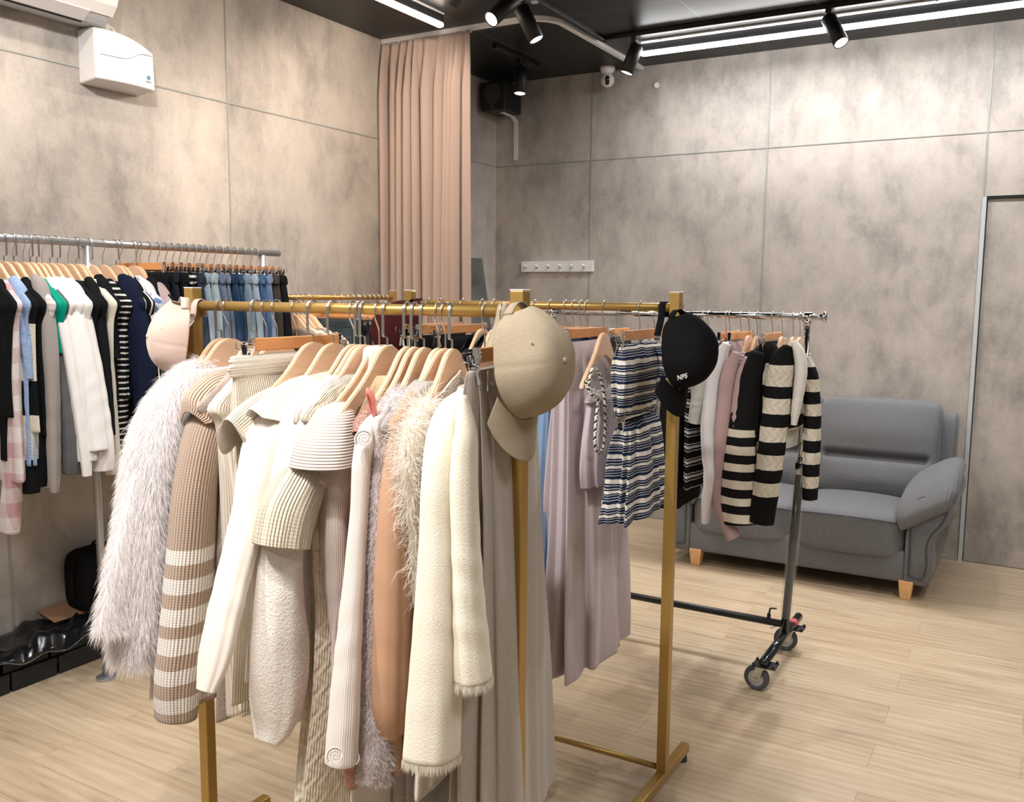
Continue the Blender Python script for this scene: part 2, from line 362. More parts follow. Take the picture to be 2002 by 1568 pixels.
# pleated curtain
x0, x1 = 0.015, 0.665; n_s = 900; n_z = 70
s = np.linspace(0, 1, n_s); rng = np.random.RandomState(3)
ph = s * 11.0 * 2 * PI + 2.2 * np.sin(s * 6 + .5) + 1.2 * np.sin(s * 15 + 1) + .5 * np.sin(s * 31)
zz = np.r_[np.linspace(0.0, 0.16, 18), np.linspace(0.18, 1, n_z - 18)]
V = np.zeros((n_z, n_s, 3))
for i, q in enumerate(zz):
    top = min(1, q / 0.10); amp = 0.010 + 0.044 * top * (.75 + .35 * np.sin(s * 21 + 2)) + 0.006 * np.sin(s * 17 + q * 2)
    pinch = np.exp(-((q - 0.045) / 0.03) ** 2)
    y = amp * (0.85 * np.sin(ph + 0.35 * q * np.sin(s * 7)) + 0.3 * np.sin(2 * ph + 1 + 3 * s)) + 0.012 * np.sin(s * 11 + 4 * q) - pinch * 0.006 * np.sin(3 * ph)
    x = x0 + (x1 - x0) * s - 0.0115 * np.sin(2 * ph + 2 * 0.35 * q * np.sin(s * 7)) * top + 0.012 * q * np.sin(s * 5 + 1)
    V[i, :, 0] = x; V[i, :, 1] = -1.385 + y; V[i, :, 2] = 3.085 - (3.085 - 0.03) * q
V2 = V[:, ::-1]
t = thing('curtain', 'dusty pink pleated curtain hanging at the fitting room corner', 'curtain', (0, 0, 0))
o = link('drape', grid_mesh('drape', V, False), m_cloth('dusty_pink_curtain', (0.44, 0.345, 0.305)), t)
sm = o.modifiers.new('s', 'SOLIDIFY'); sm.thickness = 0.003
for i in range(9):
    bm = B(); x = 0.05 + i * 0.075; box(bm, (x, -1.362, 3.095), (0.006, 0.006, 0.03)); bm_obj('curtain_hook', bm, MWHITEP, t)

# leaning mirror inside the fitting room
t = thing('leaning_mirror', 'frameless mirror leaning on the wall behind the curtain', 'mirror', (0.2, -0.62, 0), 0)
rot = Matrix.Rotation(math.radians(-9), 3, 'Y')
bm = B(); box(bm, (-0.058, 0.12, 0.92), (0.006, 0.62, 1.86), 0.001, 1, rot); bm_obj('glass', bm, mat('mirror_glass', (0.34, 0.42, 0.42), 0.12, 0.9), t)
bm = B(); box(bm, (-0.066, 0.12, 0.92), (0.008, 0.61, 1.84), 0.0, 1, rot); bm_obj('backing', bm, MGREYPL, t)

# hook rail on the back wall
t = thing('hook_rail', 'white coat hook rail with six pegs on the back wall', 'coat rack', (0.53, 0, 1.778))
bm = B(); box(bm, (0, -0.011, 0), (0.59, 0.018, 0.078), 0.002); bm_obj('board', bm, MWHITEP, t)
for i in range(6):
    x = -0.25 + i * 0.096
    bm = B(); cyl(bm, (x, -0.018, 0.0), (x, -0.045, 0.004), 0.006, 12); sph(bm, (x, -0.05, 0.005), 0.011, 12); bm_obj('peg', bm, MWHITEP, t, True)

# speaker high in the corner with its bracket
t = thing('speaker', 'black box speaker high in the back corner', 'speaker', (0.145, -0.16, 3.06))
bm = B(); box(bm, (-0.01, 0.0, -0.085), (0.2, 0.24, 0.2), 0.008); bm_obj('cabinet', bm, MBLACK, t)
bm = B(); cyl(bm, (-0.01, -0.12, -0.07), (-0.01, -0.126, -0.07), 0.07, 28); cyl(bm, (-0.01, -0.12, -0.16), (-0.01, -0.125, -0.16), 0.018, 20); bm_obj('grille', bm, MDARKPL, t)
t = thing('wall_bracket', 'white angled steel bracket under the corner speaker', 'bracket', (0.17, 0, 2.865))
bm = B()
for a, b in (((0, -0.004, -0.30), (0, -0.004, -0.03)), ((0, -0.004, -0.03), (0, -0.05, 0.0)), ((0, -0.05, 0.0), (0, -0.20, 0.005))):
    a = Vector(a); b = Vector(b); d = b - a; box(bm, (a + b) / 2, (0.034, 0.006, d.length + 0.004), 0.001, 1, d.to_track_quat('Z', 'Y').to_matrix())
for z in (-0.08, -0.16, -0.25): cyl(bm, (0, -0.006, z), (0, -0.012, z), 0.006, 10)
bm_obj('arm', bm, MWHITEP, t)

# dome camera
t = thing('security_camera', 'small white security camera under the ceiling by the back wall', 'camera', (0.945, -0.10, H))
bm = B(); lathe(bm, [(0.0, 0), (0.052, 0), (0.05, -0.02), (0.036, -0.045), (0.0, -0.05)]); bm_obj('mount', bm, MWHITEP, t, True)
bm = B(); sph(bm, (0, 0, -0.088), 0.047, 28); bm_obj('body', bm, MWHITEP, t, True)
d = (CAMLOC - Vector((0.945, -0.10, 3.03))).normalized()
bm = B(); M = Matrix.Translation(Vector((0, 0, -0.088)) + d * 0.036) @ d.to_track_quat('Z', 'Y').to_matrix().to_4x4() @ Matrix.Diagonal((0.75, 1.3, 1, 1))
lathe(bm, [(0.0, 0.014), (0.016, 0.012), (0.024, 0.004), (0.024, -0.004)], M, 24); bm_obj('lens', bm, mat('camera_lens', (0.01, 0.012, 0.015), 0.1), t, True)
t = thing('wall_sensor', 'tiny white sensor under the ceiling beside the corner spotlight', 'sensor', (1.265, -0.0, 2.985))
bm = B(); lathe(bm, [(0.0, 0.04), (0.012, 0.035), (0.02, 0.01), (0.022, 0.0)], Matrix.Rotation(PI / 2, 4, 'X'), 20); bm_obj('shell', bm, MWHITEP, t, True)

# air conditioner, top left
t = thing('air_conditioner', 'white split air conditioner high on the left wall', 'air conditioner', (0, -3.77, 2.69))
prof = [(0.0, 0.0), (0.13, -0.012), (0.165, 0.01), (0.21, 0.07), (0.228, 0.12), (0.225, 0.24), (0.2, 0.27), (0.0, 0.285)]
def extr(prof, y0, y1, bev=0.006):
    bm = B(); f = bm.faces.new([bm.verts.new((x, y0, z)) for x, z in prof]); r = bmesh.ops.extrude_face_region(bm, geom=[f])
    bmesh.ops.translate(bm, vec=(0, y1 - y0, 0), verts=[v for v in r['geom'] if isinstance(v, bmesh.types.BMVert)])
    if bev: bmesh.ops.bevel(bm, geom=list(bm.edges), offset=bev, segments=2, affect='EDGES')
    return bm
bm_obj('casing', extr(prof, -0.48, 0.37), MGREYPL, t)
bm_obj('front_panel', extr([(0.18, 0.02), (0.212, 0.06), (0.236, 0.12), (0.234, 0.25), (0.22, 0.262), (0.21, 0.12)], -0.47, 0.375, 0.002), MWHITEP, t)
bm_obj('louver', extr([(0.135, -0.012), (0.185, 0.022), (0.183, 0.027), (0.13, -0.006)], -0.40, 0.27, 0.001), MWHITEP, t)
bm = B(); box(bm, (0.126, -0.065, -0.0125), (0.014, 0.66, 0.006)); bm_obj('outlet_slot', bm, MGAP, t)
bm = B(); box(bm, (0.02, -0.34, -0.008), (0.02, 0.03, 0.016), 0.003); bm_obj('latch', bm, MDARKPL, t)
# drain hose and pump box
t = thing('drain_hose', 'white corrugated hose between air conditioner and pump box', 'hose', (0, 0, 0))
a = at(192, 45, x=0.05); b = at(205, 60, x=0.06); c = at(208, 95, x=0.06)
n = 160; C = crom([tuple(a), tuple(b + Vector((0, 0, 0.0))), tuple(c)], n); rr = 0.021 + 0.003 * np.sin(np.arange(n) * 1.1)
th = np.linspace(0, 2 * PI, 18, endpoint=False); T = np.gradient(C, axis=0); T /= np.linalg.norm(T, axis=1)[:, None]
N = np.cross(T, (1, 0, 0)); N /= np.linalg.norm(N, axis=1)[:, None]; S = np.cross(N, T)
link('hose', grid_mesh('hose', C[:, None] + rr[:, None, None] * (np.cos(th)[None, :, None] * N[:, None] + np.sin(th)[None, :, None] * S[:, None]), True, True, True), MWHITEP, t)
tube('cable', [tuple(a + Vector((0.01, 0.03, 0))), tuple(b + Vector((0.012, 0.035, 0))), tuple(c + Vector((0.01, 0.03, 0)))], 0.007, MWHITEP, t, n=24)
tube('cable_tie', [tuple(at(225, 84, x=0.08)), tuple(at(232, 78, x=0.09)), tuple(at(250, 80, x=0.1))], [0.004, 0.013, 0.003], MWHITEP, t, n=20, flat=0.4)
t = thing('pump_box', 'white plastic pump box with a small blue logo on the left wall', 'wall unit', (0, -3.29, 2.455))
bm = B(); rows = []
def pbx(yy): return 0.118 + 0.018 * math.sin(max(0, min(1, (yy + 0.15) / 0.3)) * PI)
ys = np.linspace(-0.15, 0.145, 24)
zt = lambda y: 0.222 - 0.05 * max(0, (y + 0.12) / 0.27) ** 2.2 if y > -0.12 else 0.222
top = [bm.verts.new((pbx(y) - 0.006, y, zt(y))) for y in ys]; bot = [bm.verts.new((pbx(y), y, 0.012)) for y in ys]
btop = [bm.verts.new((0, y, zt(y))) for y in ys]; bbot = [bm.verts.new((0, y, 0.0)) for y in ys]
for i in range(23):
    for p, q in ((top, bot), (bot, bbot), (bbot, btop), (btop, top)): bm.faces.new((p[i], p[i + 1], q[i + 1], q[i]))
bm.faces.new((top[0], bot[0], bbot[0], btop[0])); bm.faces.new((top[-1], btop[-1], bbot[-1], bot[-1]))
o = bm_obj('shell', bm, MWHITEP, t); bv = o.modifiers.new('b', 'BEVEL'); bv.width = 0.008; bv.segments = 3; bv.angle_limit = 0.6
pts = [(pbx(y) - 0.0008, y, 0.115 + 0.045 / (1 + math.exp(-(y - 0.03) * 55))) for y in np.linspace(-0.13, 0.13, 14)]
tube('groove', pts, 0.0016, MGREYPL, t, n=60, seg=6)
lg = mat('logo_blue', (0.01, 0.17, 0.33), 0.4)
bm = B(); cyl(bm, (pbx(0.105) + 0.0, 0.105, 0.062), (pbx(0.105) + 0.0025, 0.105, 0.062), 0.009, 20); bm_obj('logo', bm, lg, t)
bm = B()
for i, w in enumerate((0.003, 0.0025, 0.003, 0.002, 0.003, 0.0025)): box(bm, (pbx(0.1) + 0.001, 0.090 + i * 0.0052, 0.044), (0.002, w, 0.0035))
bm_obj('lettering', bm, MDARKPL, t)

# ------------------------------------------------------------------ clothes rails
def gold_rack(label, x0, x1, y, zr=1.545, rz=None, foot=0.44):
    """two square posts on long feet, a round rail and a low round tie bar; local x along the rail"""
    L = x1 - x0
    t = thing('clothes_rack', label, 'clothes rack', ((x0 + x1) / 2, y, 0) if rz is None else ((x0 + x1) / 2, y, 0), rz or 0)
    for sgn in (-1, 1):
        px = sgn * L / 2
        bm = B(); box(bm, (px, 0, 0.04 + 1.55 / 2), (0.032, 0.032, 1.55), 0.002); bm_obj('post', bm, MGOLD, t)
        bm = B(); box(bm, (px, 0, 1.5915), (0.033, 0.033, 0.003), 0.001, 1); bm_obj('post_cap', bm, MWHITEP, t)
        bm = B(); box(bm, (px, 0, 0.038), (0.03, foot, 0.03), 0.002); f = bm_obj('foot', bm, MGOLD, t)
        for e in (-1, 1):
            bm = B(); lathe(bm, [(0.0, 0.024), (0.016, 0.022), (0.018, 0.0), (0.0, 0.0)], Matrix.Translation((px, e * (foot / 2 - 0.03), 0.0)), 16); bm_obj('foot_pad', bm, MDARKPL, f)
        bm = B(); cyl(bm, (px + sgn * 0.016, 0, zr + 0.005), (px + sgn * 0.02, 0, zr + 0.005), 0.009, 6); cyl(bm, (px + sgn * 0.018, 0, zr + 0.005), (px + sgn * 0.024, 0, zr + 0.005), 0.005, 10); bm_obj('bolt', bm, MSTEEL, t)
    bm = B(); cyl(bm, (-L / 2 + 0.014, 0, zr), (L / 2 - 0.014, 0, zr), 0.0125, 24); bm_obj('rail', bm, MGOLD, t, True)
    bm = B(); cyl(bm, (-L / 2 + 0.014, 0, 0.062), (L / 2 - 0.014, 0, 0.062), 0.0095, 20); bm_obj('tie_bar', bm, MGOLD, t, True)
    return t
FY, MY, CY, GX = -4.30, -3.32, -2.12, 0.40
gold_rack('gold clothes rack nearest the viewer, hung with cream and white clothes', 1.665, 2.665, FY)
gold_rack('gold clothes rack behind the nearest one, hung with a striped set and lilac trousers', 1.652, 2.654, MY)
gold_rack('gold clothes rack by the left wall in front of the curtain', 0.017, 0.883, -2.29, 1.553, PI / 2)
def grey_rack():
    t = thing('clothes_rail', 'tall grey steel clothes rail along the left wall', 'clothes rack', (GX, -3.72, 0))
    bm = B(); cyl(bm, (0, -1.0, 1.765), (0, 1.03, 1.765), 0.0155, 24); bm_obj('rail', bm, MGREYP, t, True)
    for y in (0.0, 0.92, -0.92):
        bm = B(); cyl(bm, (0, y, 0.012), (0, y, 1.752), 0.016, 20); bm_obj('post', bm, MGREYP, t, True)
        bm = B(); cyl(bm, (0, y, 0.0), (0, y, 0.012), 0.04, 24); bm_obj('base_plate', bm, MGREYP, t)
    return t
grey_rack()
def chrome_rack():
    t = thing('rolling_rack', 'chrome rolling clothes rack on casters in front of the sofa', 'clothes rack', (2.786, CY, 0))
    zr = 1.497
    bm = B(); cyl(bm, (-1.24, 0, zr), (0.068, 0, zr), 0.0135, 24); bm_obj('rail', bm, MCHROME, t, True)
    bm = B(); lathe(bm, [(0.0, 0), (0.021, 0), (0.024, 0.006), (0.018, 0.014), (0.0, 0.016)], Matrix.Translation((0.062, 0, zr)) @ Matrix.Rotation(PI / 2, 4, 'Y'), 24); bm_obj('end_cap', bm, MCHROME, t, True)
    for px in (0.0, -1.18):
        zt = 0.885
        bm = B(); cyl(bm, (px, 0, zt - 0.1), (px, 0, zr - 0.01), 0.0125, 20); bm_obj('upper_tube', bm, MCHROME, t, True)
        bm = B(); lathe(bm, [(0.014, -0.022), (0.019, -0.02), (0.019, 0.02), (0.014, 0.022)], Matrix.Translation((px, 0, zr)) @ Matrix.Rotation(PI / 2, 4, 'Y'), 20); cyl(bm, (px, 0, zr - 0.035), (px, 0, zr - 0.01), 0.016, 16); bm_obj('tee_joint', bm, MCHROME, t, True)
        lx = px - 0.036 if px == 0 else px; fz = 0.128
        bm = B(); cyl(bm, (lx, 0, fz + 0.01), (px, 0, zt), 0.0175, 20); lt = bm_obj('lower_tube', bm, MBLUEBLK, t, True)
        bm = B(); cyl(bm, (lx + 0.003, 0, 0.21), (px, 0, zt - 0.04), 0.026, 20, caps=False); bm_obj('plastic_sleeve', bm, MCLEAR, lt, True)
        bm = B(); cyl(bm, (px, 0, zt - 0.02), (px, 0, zt + 0.02), 0.021, 20, 0.016); bm_obj('height_collar', bm, MCHROME, t, True)
        bm = B(); box(bm, (px - 0.0, -0.022, zt - 0.02), (0.035, 0.006, 0.05), 0.002); cyl(bm, (px, -0.02, zt - 0.01), (px + 0.05, -0.025, zt - 0.004), 0.004, 8); bm_obj('clamp_lever', bm, MCHROME, t)
        bm = B(); cyl(bm, (lx, -0.34, fz), (lx, 0.27, fz), 0.0185, 20); ft = bm_obj('foot_tube', bm, MBLUEBLK, t, True)
        if px == 0:
            bm = B(); cyl(bm, (lx, 0.14, fz), (lx, 0.185, fz), 0.0192, 20); tag(bm_obj('tape_band', bm, mat('pink_tape', (0.55, 0.10, 0.12), 0.5), ft, True), label='pink tape band')
        for e, y in ((-1, -0.305), (1, 0.175)):
            bm = B(); box(bm, (lx, y, fz - 0.021), (0.095, 0.075, 0.005), 0.001, 1)
            for ax in (-0.04, 0.04):
                for ay in (-0.03, 0.03): cyl(bm, (lx + ax, y + ay, fz - 0.02), (lx + ax, y + ay, fz - 0.010), 0.006, 6)
            bm_obj('mounting_plate', bm, MBLACK, ft)
            cz = 0.052; wx = lx - 0.03; wy = y - 0.01; M3 = Matrix.Translation((wx, wy, cz)) @ Matrix.Rotation(-0.12 if e < 0 else 0.15, 4, 'Z')
            bm = B()
            for sy in (-0.021, 0.021): box(bm, (0.008, sy, 0.022), (0.03, 0.003, 0.062), 0.001, 1, Matrix.Rotation(0.35, 3, 'Y'))
            box(bm, (0.024, 0, 0.049), (0.05, 0.046, 0.006), 0.001); bmesh.ops.transform(bm, matrix=M3, verts=bm.verts)
            fk = bm_obj('caster_fork', bm, MCHROME, ft)
            bm = B(); cyl(bm, (0, -0.027, 0), (0, 0.027, 0), 0.007, 10); bmesh.ops.transform(bm, matrix=M3, verts=bm.verts); bm_obj('axle', bm, MCHROME, ft)
            M = M3 @ Matrix.Rotation(PI / 2, 4, 'X')
            bm = B(); lathe(bm, [(0.033, -0.012), (0.046, -0.014), (0.051, -0.008), (0.052, 0.0), (0.051, 0.008), (0.046, 0.014), (0.033, 0.012), (0.031, 0.0), (0.033, -0.012)], M, 40); bm_obj('tyre', bm, MRUBBER, ft, True)
            bm = B(); lathe(bm, [(0.0, -0.015), (0.010, -0.016), (0.012, -0.009), (0.030, -0.008), (0.034, -0.012), (0.034, 0.012), (0.030, 0.008), (0.012, 0.009), (0.010, 0.016), (0.0, 0.015)], M, 32); bm_obj('wheel_hub', bm, MHUB, ft, True)
            if e > 0:
                bm = B(); box(bm, (wx - 0.045, wy, 0.105), (0.05, 0.03, 0.008), 0.003, 2, Matrix.Rotation(-0.5, 3, 'Y')); bm_obj('brake_pedal', bm, MGREYPL, ft)
    bm = B(); cyl(bm, (-1.18, 0, 0.178), (-0.03, 0, 0.178), 0.0155, 20); bm_obj('tie_bar', bm, MBLACK, t, True)
    bm = B(); cyl(bm, (-0.075, 0, 0.2), (-0.075, 0, 0.225), 0.008, 10); cyl(bm, (-0.075, 0, 0.22), (-0.07, 0, 0.25), 0.004, 8); cyl(bm, (-0.07, 0, 0.25), (-0.045, 0.01, 0.25), 0.004, 8); bmesh.ops.translate(bm, vec=(-0.03, 0, -0.012), verts=bm.verts); bm_obj('locking_screw', bm, MBLACK, t)
    return t
MHUB = mat('zinc_hub', (0.55, 0.57, 0.6), 0.3, 0.6)
MBLUEBLK = mat('black_chromed_tube', (0.06, 0.07, 0.08), 0.16, 0.8)
MCLEAR = mat('clear_plastic_film', (0.9, 0.88, 0.84), 0.25, alpha=0.10, spec=0.5)
chrome_rack()
# ------------------------------------------------------------------ fabrics
def fabric(name, col, kind='plain', pitch=0.004, bands=None, col2=None, rough=0.92, strength=0.6, axis='z', period=None, soft=0.0):
    """bands: list of (z_from_top_in_metres, colour) applied with constant steps; period repeats them. axis 'z' hangs with the garment, 'v' follows the cloth"""
    m = mat(name, col, rough, spec=0.12 if max(col) > .1 else .06, sheen=0.22 if min(col) > .25 else 0.0); g = G(m); uvn = g.uv()
    su = g.n('ShaderNodeSeparateXYZ'); g.l(uvn, su.inputs[0]); U, V = su.outputs[0], su.outputs[1]
    ob = g.coord('Object'); base = None
    if bands:
        so = g.n('ShaderNodeSeparateXYZ'); g.l(ob, so.inputs[0])
        c = g.math('MULTIPLY', so.outputs[2], -1.0) if axis == 'z' else (V if axis == 'v' else U)
        c = g.math('ADD', c, g.math('MULTIPLY', g.math('SUBTRACT', g.noise(g.mapped(ob, (1, 1, 1)), 14, 2), 0.5), 0.008 + soft))
        if period: c = g.math('FRACT', g.math('DIVIDE', c, period)); L = period
        else: L = max(b[0] for b in bands) + 0.5; c = g.math('DIVIDE', c, L)
        base = g.ramp(c, [(b[0] / L, b[1]) for b in bands], 'CONSTANT')
    if kind == 'plain':
        h = g.noise(g.mapped(uvn, (700, 700, 1)), 1, 2); g.bump(h, 0.3, 0.0006)
    elif kind in ('rib', 'cable'):
        r = g.math('ADD', g.math('MULTIPLY', g.math('SINE', g.math('MULTIPLY', U, 2 * PI / pitch)), 0.5), 0.5)
        v2 = g.math('ABSOLUTE', g.math('SINE', g.math('MULTIPLY', V, PI / (pitch * 0.8))))
        h = g.math('ADD', r, g.math('MULTIPLY', v2, 0.15))
        if kind == 'cable':
            tw = g.math('SINE', g.math('ADD', g.math('MULTIPLY', U, 2 * PI / 0.03), g.math('MULTIPLY', g.math('SINE', g.math('MULTIPLY', V, 2 * PI / 0.05)), 2.0)))
            h = g.math('ADD', g.math('MULTIPLY', h, 0.5), g.math('MULTIPLY', tw, 0.55))
        g.bump(h, strength, pitch * 0.45)
        dk = g.ramp(r, [(0.0, 0.0), (0.35, 1.0)])  # crease shade between the ribs, painted as a darker groove colour
        a = base if base is not None else col
        base = g.mix(dk, g.mix(1.0, a, (0.87, 0.84, 0.81), 'MULTIPLY'), a)
    elif kind == 'ribh':
        r = g.math('ADD', g.math('MULTIPLY', g.math('SINE', g.math('MULTIPLY', V, 2 * PI / pitch)), 0.5), 0.5)
        g.bump(r, strength, pitch * 0.45); a = base if base is not None else col
        base = g.mix(g.ramp(r, [(0.0, 0.0), (0.3, 1.0)]), g.mix(1.0, a, (0.82, 0.79, 0.76), 'MULTIPLY'), a)  # grooves of the cross ribs tinted darker, shade put into the colour
    elif kind == 'boucle':
        n1 = g.noise(ob, 240, 3, 0.7); vo = g.n('ShaderNodeTexVoronoi'); g.l(ob, vo.inputs['Vector']); vo.inputs['Scale'].default_value = 170
        h = g.math('ADD', n1, g.math('MULTIPLY', vo.outputs[0], -0.8)); g.bump(h, 0.6, 0.0025)
        a = base if base is not None else col
        base = g.mix(g.ramp(vo.outputs[0], [(0.2, 0.0), (0.75, 1.0)]), a, g.mix(1.0, a, (0.93, 0.92, 0.91), 'MULTIPLY'))
    elif kind == 'tweed':
        n1 = g.noise(g.mapped(uvn, (260, 420, 1)), 1, 2, 0.6); n2 = g.noise(g.mapped(uvn, (500, 160, 1)), 1, 2, 0.6)
        h = g.math('ADD', n1, n2); g.bump(h, 0.7, 0.0014); a = base if base is not None else col
        base = g.mix(g.ramp(n1, [(0.4, 0.0), (0.62, 1.0)]), a, col2 or tuple(min(1, x * 1.2 + 0.02) for x in col))
    elif kind == 'denim':
        n1 = g.noise(g.mapped(uvn, (5, 1.6, 1)), 2.6, 5, 0.6, 0.3); n2 = g.noise(g.mapped(uvn, (600, 140, 1)), 1, 2)
        base = g.mix(g.ramp(n1, [(0.42, 0.0), (0.62, 1.0)]), col, col2 or tuple(min(1, x * 2.0 + 0.06) for x in col)); base = g.mix(0.12, base, g.ramp(n2, [(0.3, (0.0, 0.0, 0.0)), (0.7, (1, 1, 1))]), 'OVERLAY')
        g.bump(n2, 0.3, 0.0008)
    elif kind == 'melange':
        n1 = g.noise(g.mapped(uvn, (340, 60, 1)), 1, 3, 0.6); base = g.mix(g.ramp(n1, [(0.35, 0.0), (0.65, 1.0)]), col, col2 or tuple(x * 1.25 for x in col)); g.bump(n1, 0.3, 0.0008)
    elif kind == 'plaid':
        def stp(c, p): return g.ramp(g.math('FRACT', g.math('DIVIDE', c, p)), [(0.0, 0.0), (0.5, 1.0)], 'CONSTANT')
        so = g.n('ShaderNodeSeparateXYZ'); g.l(ob, so.inputs[0])
        s = g.math('MULTIPLY', g.math('ADD', stp(g.math('ADD', so.outputs[2], 5), pitch), stp(g.math('ADD', so.outputs[1], 5), pitch)), 0.5)
        s = g.math('ADD', s, g.math('MULTIPLY', g.math('SUBTRACT', g.noise(ob, 60, 3), 0.5), 0.5))
        base = g.mix(s, col, col2); g.bump(g.noise(ob, 260, 3), 0.8, 0.003)
    elif kind == 'quilt':
        vo = g.n('ShaderNodeTexVoronoi'); g.l(g.mapped(uvn, (38, 38, 1)), vo.inputs['Vector']); vo.inputs['Scale'].default_value = 1; vo.inputs['Randomness'].default_value = 0.25
        g.bump(vo.outputs[0], 0.9, 0.01)
    elif kind == 'floral':
        vo = g.n('ShaderNodeTexVoronoi'); g.l(g.mapped(uvn, (26, 26, 1)), vo.inputs['Vector']); vo.inputs['Scale'].default_value = 1
        base = g.mix(g.ramp(g.math('ADD', vo.outputs[0], g.math('MULTIPLY', g.noise(uvn, 90, 3), 0.4)), [(0.5, 1.0), (0.62, 0.0)]), col, col2)
        g.bump(g.noise(g.mapped(uvn, (700, 700, 1)), 1, 2), 0.3, 0.0006)
    if base is not None: g.col(base)
    return m

# ------------------------------------------------------------------ soft shapes
def ring_loft(C, a, b, horiz=False, m=72, sup=0.85, amp=0.0, ks=(3, 5, 8), seed=0, grow=1.0, side=None, ribs=0, rib_amp=0.0, wrin=0.0, flare=None, lip=0.03, twist=0.0):
    """rings in the hanger frame: a = half size in the hanger plane, b = half size along the rail"""
    n = len(C); T = np.gradient(C, axis=0); T /= np.linalg.norm(T, axis=1)[:, None]
    X = np.array([1.0, 0, 0])
    if horiz: E2 = np.tile([0.0, 1, 0], (n, 1)); E1 = np.tile(X, (n, 1))
    else:
        E2 = np.cross(X, T); E2 /= np.linalg.norm(E2, axis=1)[:, None]; E1 = np.cross(T, E2)
    th = np.linspace(0, 2 * PI, m, endpoint=False); rng = np.random.RandomState(seed)
    t = np.linspace(0, 1, n)[:, None]; TH = th[None, :] + twist * t
    c, s = np.cos(TH), np.sin(TH)
    ex = np.sign(c) * np.abs(c) ** sup; ey = np.sign(s) * np.abs(s) ** sup
    R = 1.0 + 0 * TH
    if amp:
        f = 0
        for i, k in enumerate(ks):
            f = f + (1.0 / (1 + 0.6 * i)) * np.sin(k * TH + rng.uniform(0, 6.28) + rng.uniform(-2.2, 2.2) * t + 0.5 * np.sin(t * rng.uniform(3, 7) + rng.uniform(0, 6)))
        A = amp * (0.25 + 0.75 * t ** grow)
        R = R + A * f
    if wrin:
        w = np.sin(t * rng.uniform(34, 44) + 1.6 * np.sin(TH + rng.uniform(0, 6)) + 2 * np.sin(t * 9)) * (0.4 + 0.6 * np.sin(t * 11 + rng.uniform(0, 6)) ** 2)
        R = R + wrin * w * np.minimum(1, 6 * t) * np.minimum(1, 8 * (1 - t) + 0.1)
    if ribs: R = R + rib_amp * np.cos(ribs * TH)
    P = C[:, None] + (ey * a[:, None] * R)[..., None] * E2[:, None] + (ex * b[:, None] * R)[..., None] * E1[:, None]
    return P
def close_cuff(P, depth=0.03, k=0.86):
    c = P[-1].mean(0); r = P[-1] - c; up = P[-4].mean(0) - P[-1].mean(0); up = up / (np.linalg.norm(up) + 1e-9)
    e = [c + r * 0.975 + up * -0.0015, c + r * 0.93 + up * 0.002, c + r * k + up * depth * 0.5, c + r * k * 0.95 + up * depth]
    return np.concatenate([P, np.array(e)], 0)
def close_top(P, kind='round'):
    c = P[0].mean(0); r = P[0] - c; d = P[0].mean(0) - P[3].mean(0); L = 0.35 * np.linalg.norm(r, axis=1).min(); d = d / (np.linalg.norm(d) + 1e-9)
    e = [c + r * 0.25 + d * L * 0.97, c + r * 0.6 + d * L * 0.75, c + r * 0.88 + d * L * 0.4]
    return np.concatenate([np.array(e), P], 0)

class Root:
    """hanger frame: origin on the rail, local +Y points to the end of the hanger nearer the viewer"""
    def __init__(s, x, y, z, rot): s.p = Vector((x, y, z)); s.rot = rot; s.M = Matrix.Translation(s.p) @ Matrix.Rotation(rot, 4, 'Z'); s.I = s.M.inverted()
    def loc(s, px, py, u=None):
        """local point seen at a pixel: in the hanger plane (v=0), or at given u"""
        o = s.I @ CAMLOC; d = (s.I.to_3x3() @ ray(px, py))
        t = (u - o.y) / d.y if u is not None else -o.x / d.x
        return o + d * t
    def px(s, p): return proj(s.M @ Vector(p))
    def scale(s, p):
        p = Vector(p); a = s.px(p); e = 0.01
        return np.linalg.norm(s.px(p + Vector((0, e, 0))) - a)[()] / e, abs(s.px(p + Vector((e, 0, 0)))[0] - a[0]) / e, abs(s.px(p + Vector((0, e, 0)))[0] - a[0]) / e
def rail_root(px, rack, jit=0.0, dz=0.0):
    if rack == 'front': p = at(px, 598 + (px - 390) * 0.039, y=FY); return Root(p.x, FY, 1.545, PI + jit)
    if rack == 'mid': p = at(px, 601, y=MY); return Root(p.x, MY, 1.545, PI + jit)
    if rack == 'chrome': p = at(px, 612, y=CY); return Root(p.x, CY, 1.497, PI + jit)
    if rack == 'grey': p = at(px, 463 + px * 0.055, x=GX); return Root(GX, p.y, 1.765, -PI / 2 + jit)
    if rack == 'third': p = at(px, 575, x=GX + 0.05); return Root(GX + 0.05, p.y, 1.553, -PI / 2 + jit)
def part(name, P, m, parent, lip=0.03, top=True, cuff=True):
    if top: P = close_top(P)
    if cuff: P = close_cuff(P, lip)
    return link(name, grid_mesh(name, P, True, top, False), m, parent)
def px_rows(R, pts, b=0.04, a=None, u=None, n=80):
    """pts: (py, px, half width px[, b]) -> centre line and radii"""
    rows = []
    for q in pts:
        py, x, hw = q[:3]; bb = q[3] if len(q) > 3 else b
        p = R.loc(x, py, u); _, sv, su = R.scale(p)
        if a is None:
            bb = min(bb, 0.85 * hw / sv); aa = math.sqrt(max(hw * hw - (bb * sv) ** 2, (0.35 * hw) ** 2)) / max(su, 1); aa = min(aa, 0.14)
        else: aa = a if not isinstance(a, (list, tuple)) else a[0]; aa = min(aa, 1.3 * hw / sv); bb = math.sqrt(max(hw * hw - (aa * su) ** 2, (0.4 * hw) ** 2)) / sv
        rows.append((p.x, p.y, p.z, aa, bb))
    W = crom(rows, n); return W[:, :3], np.maximum(W[:, 3], 0.003), np.maximum(W[:, 4], 0.003)
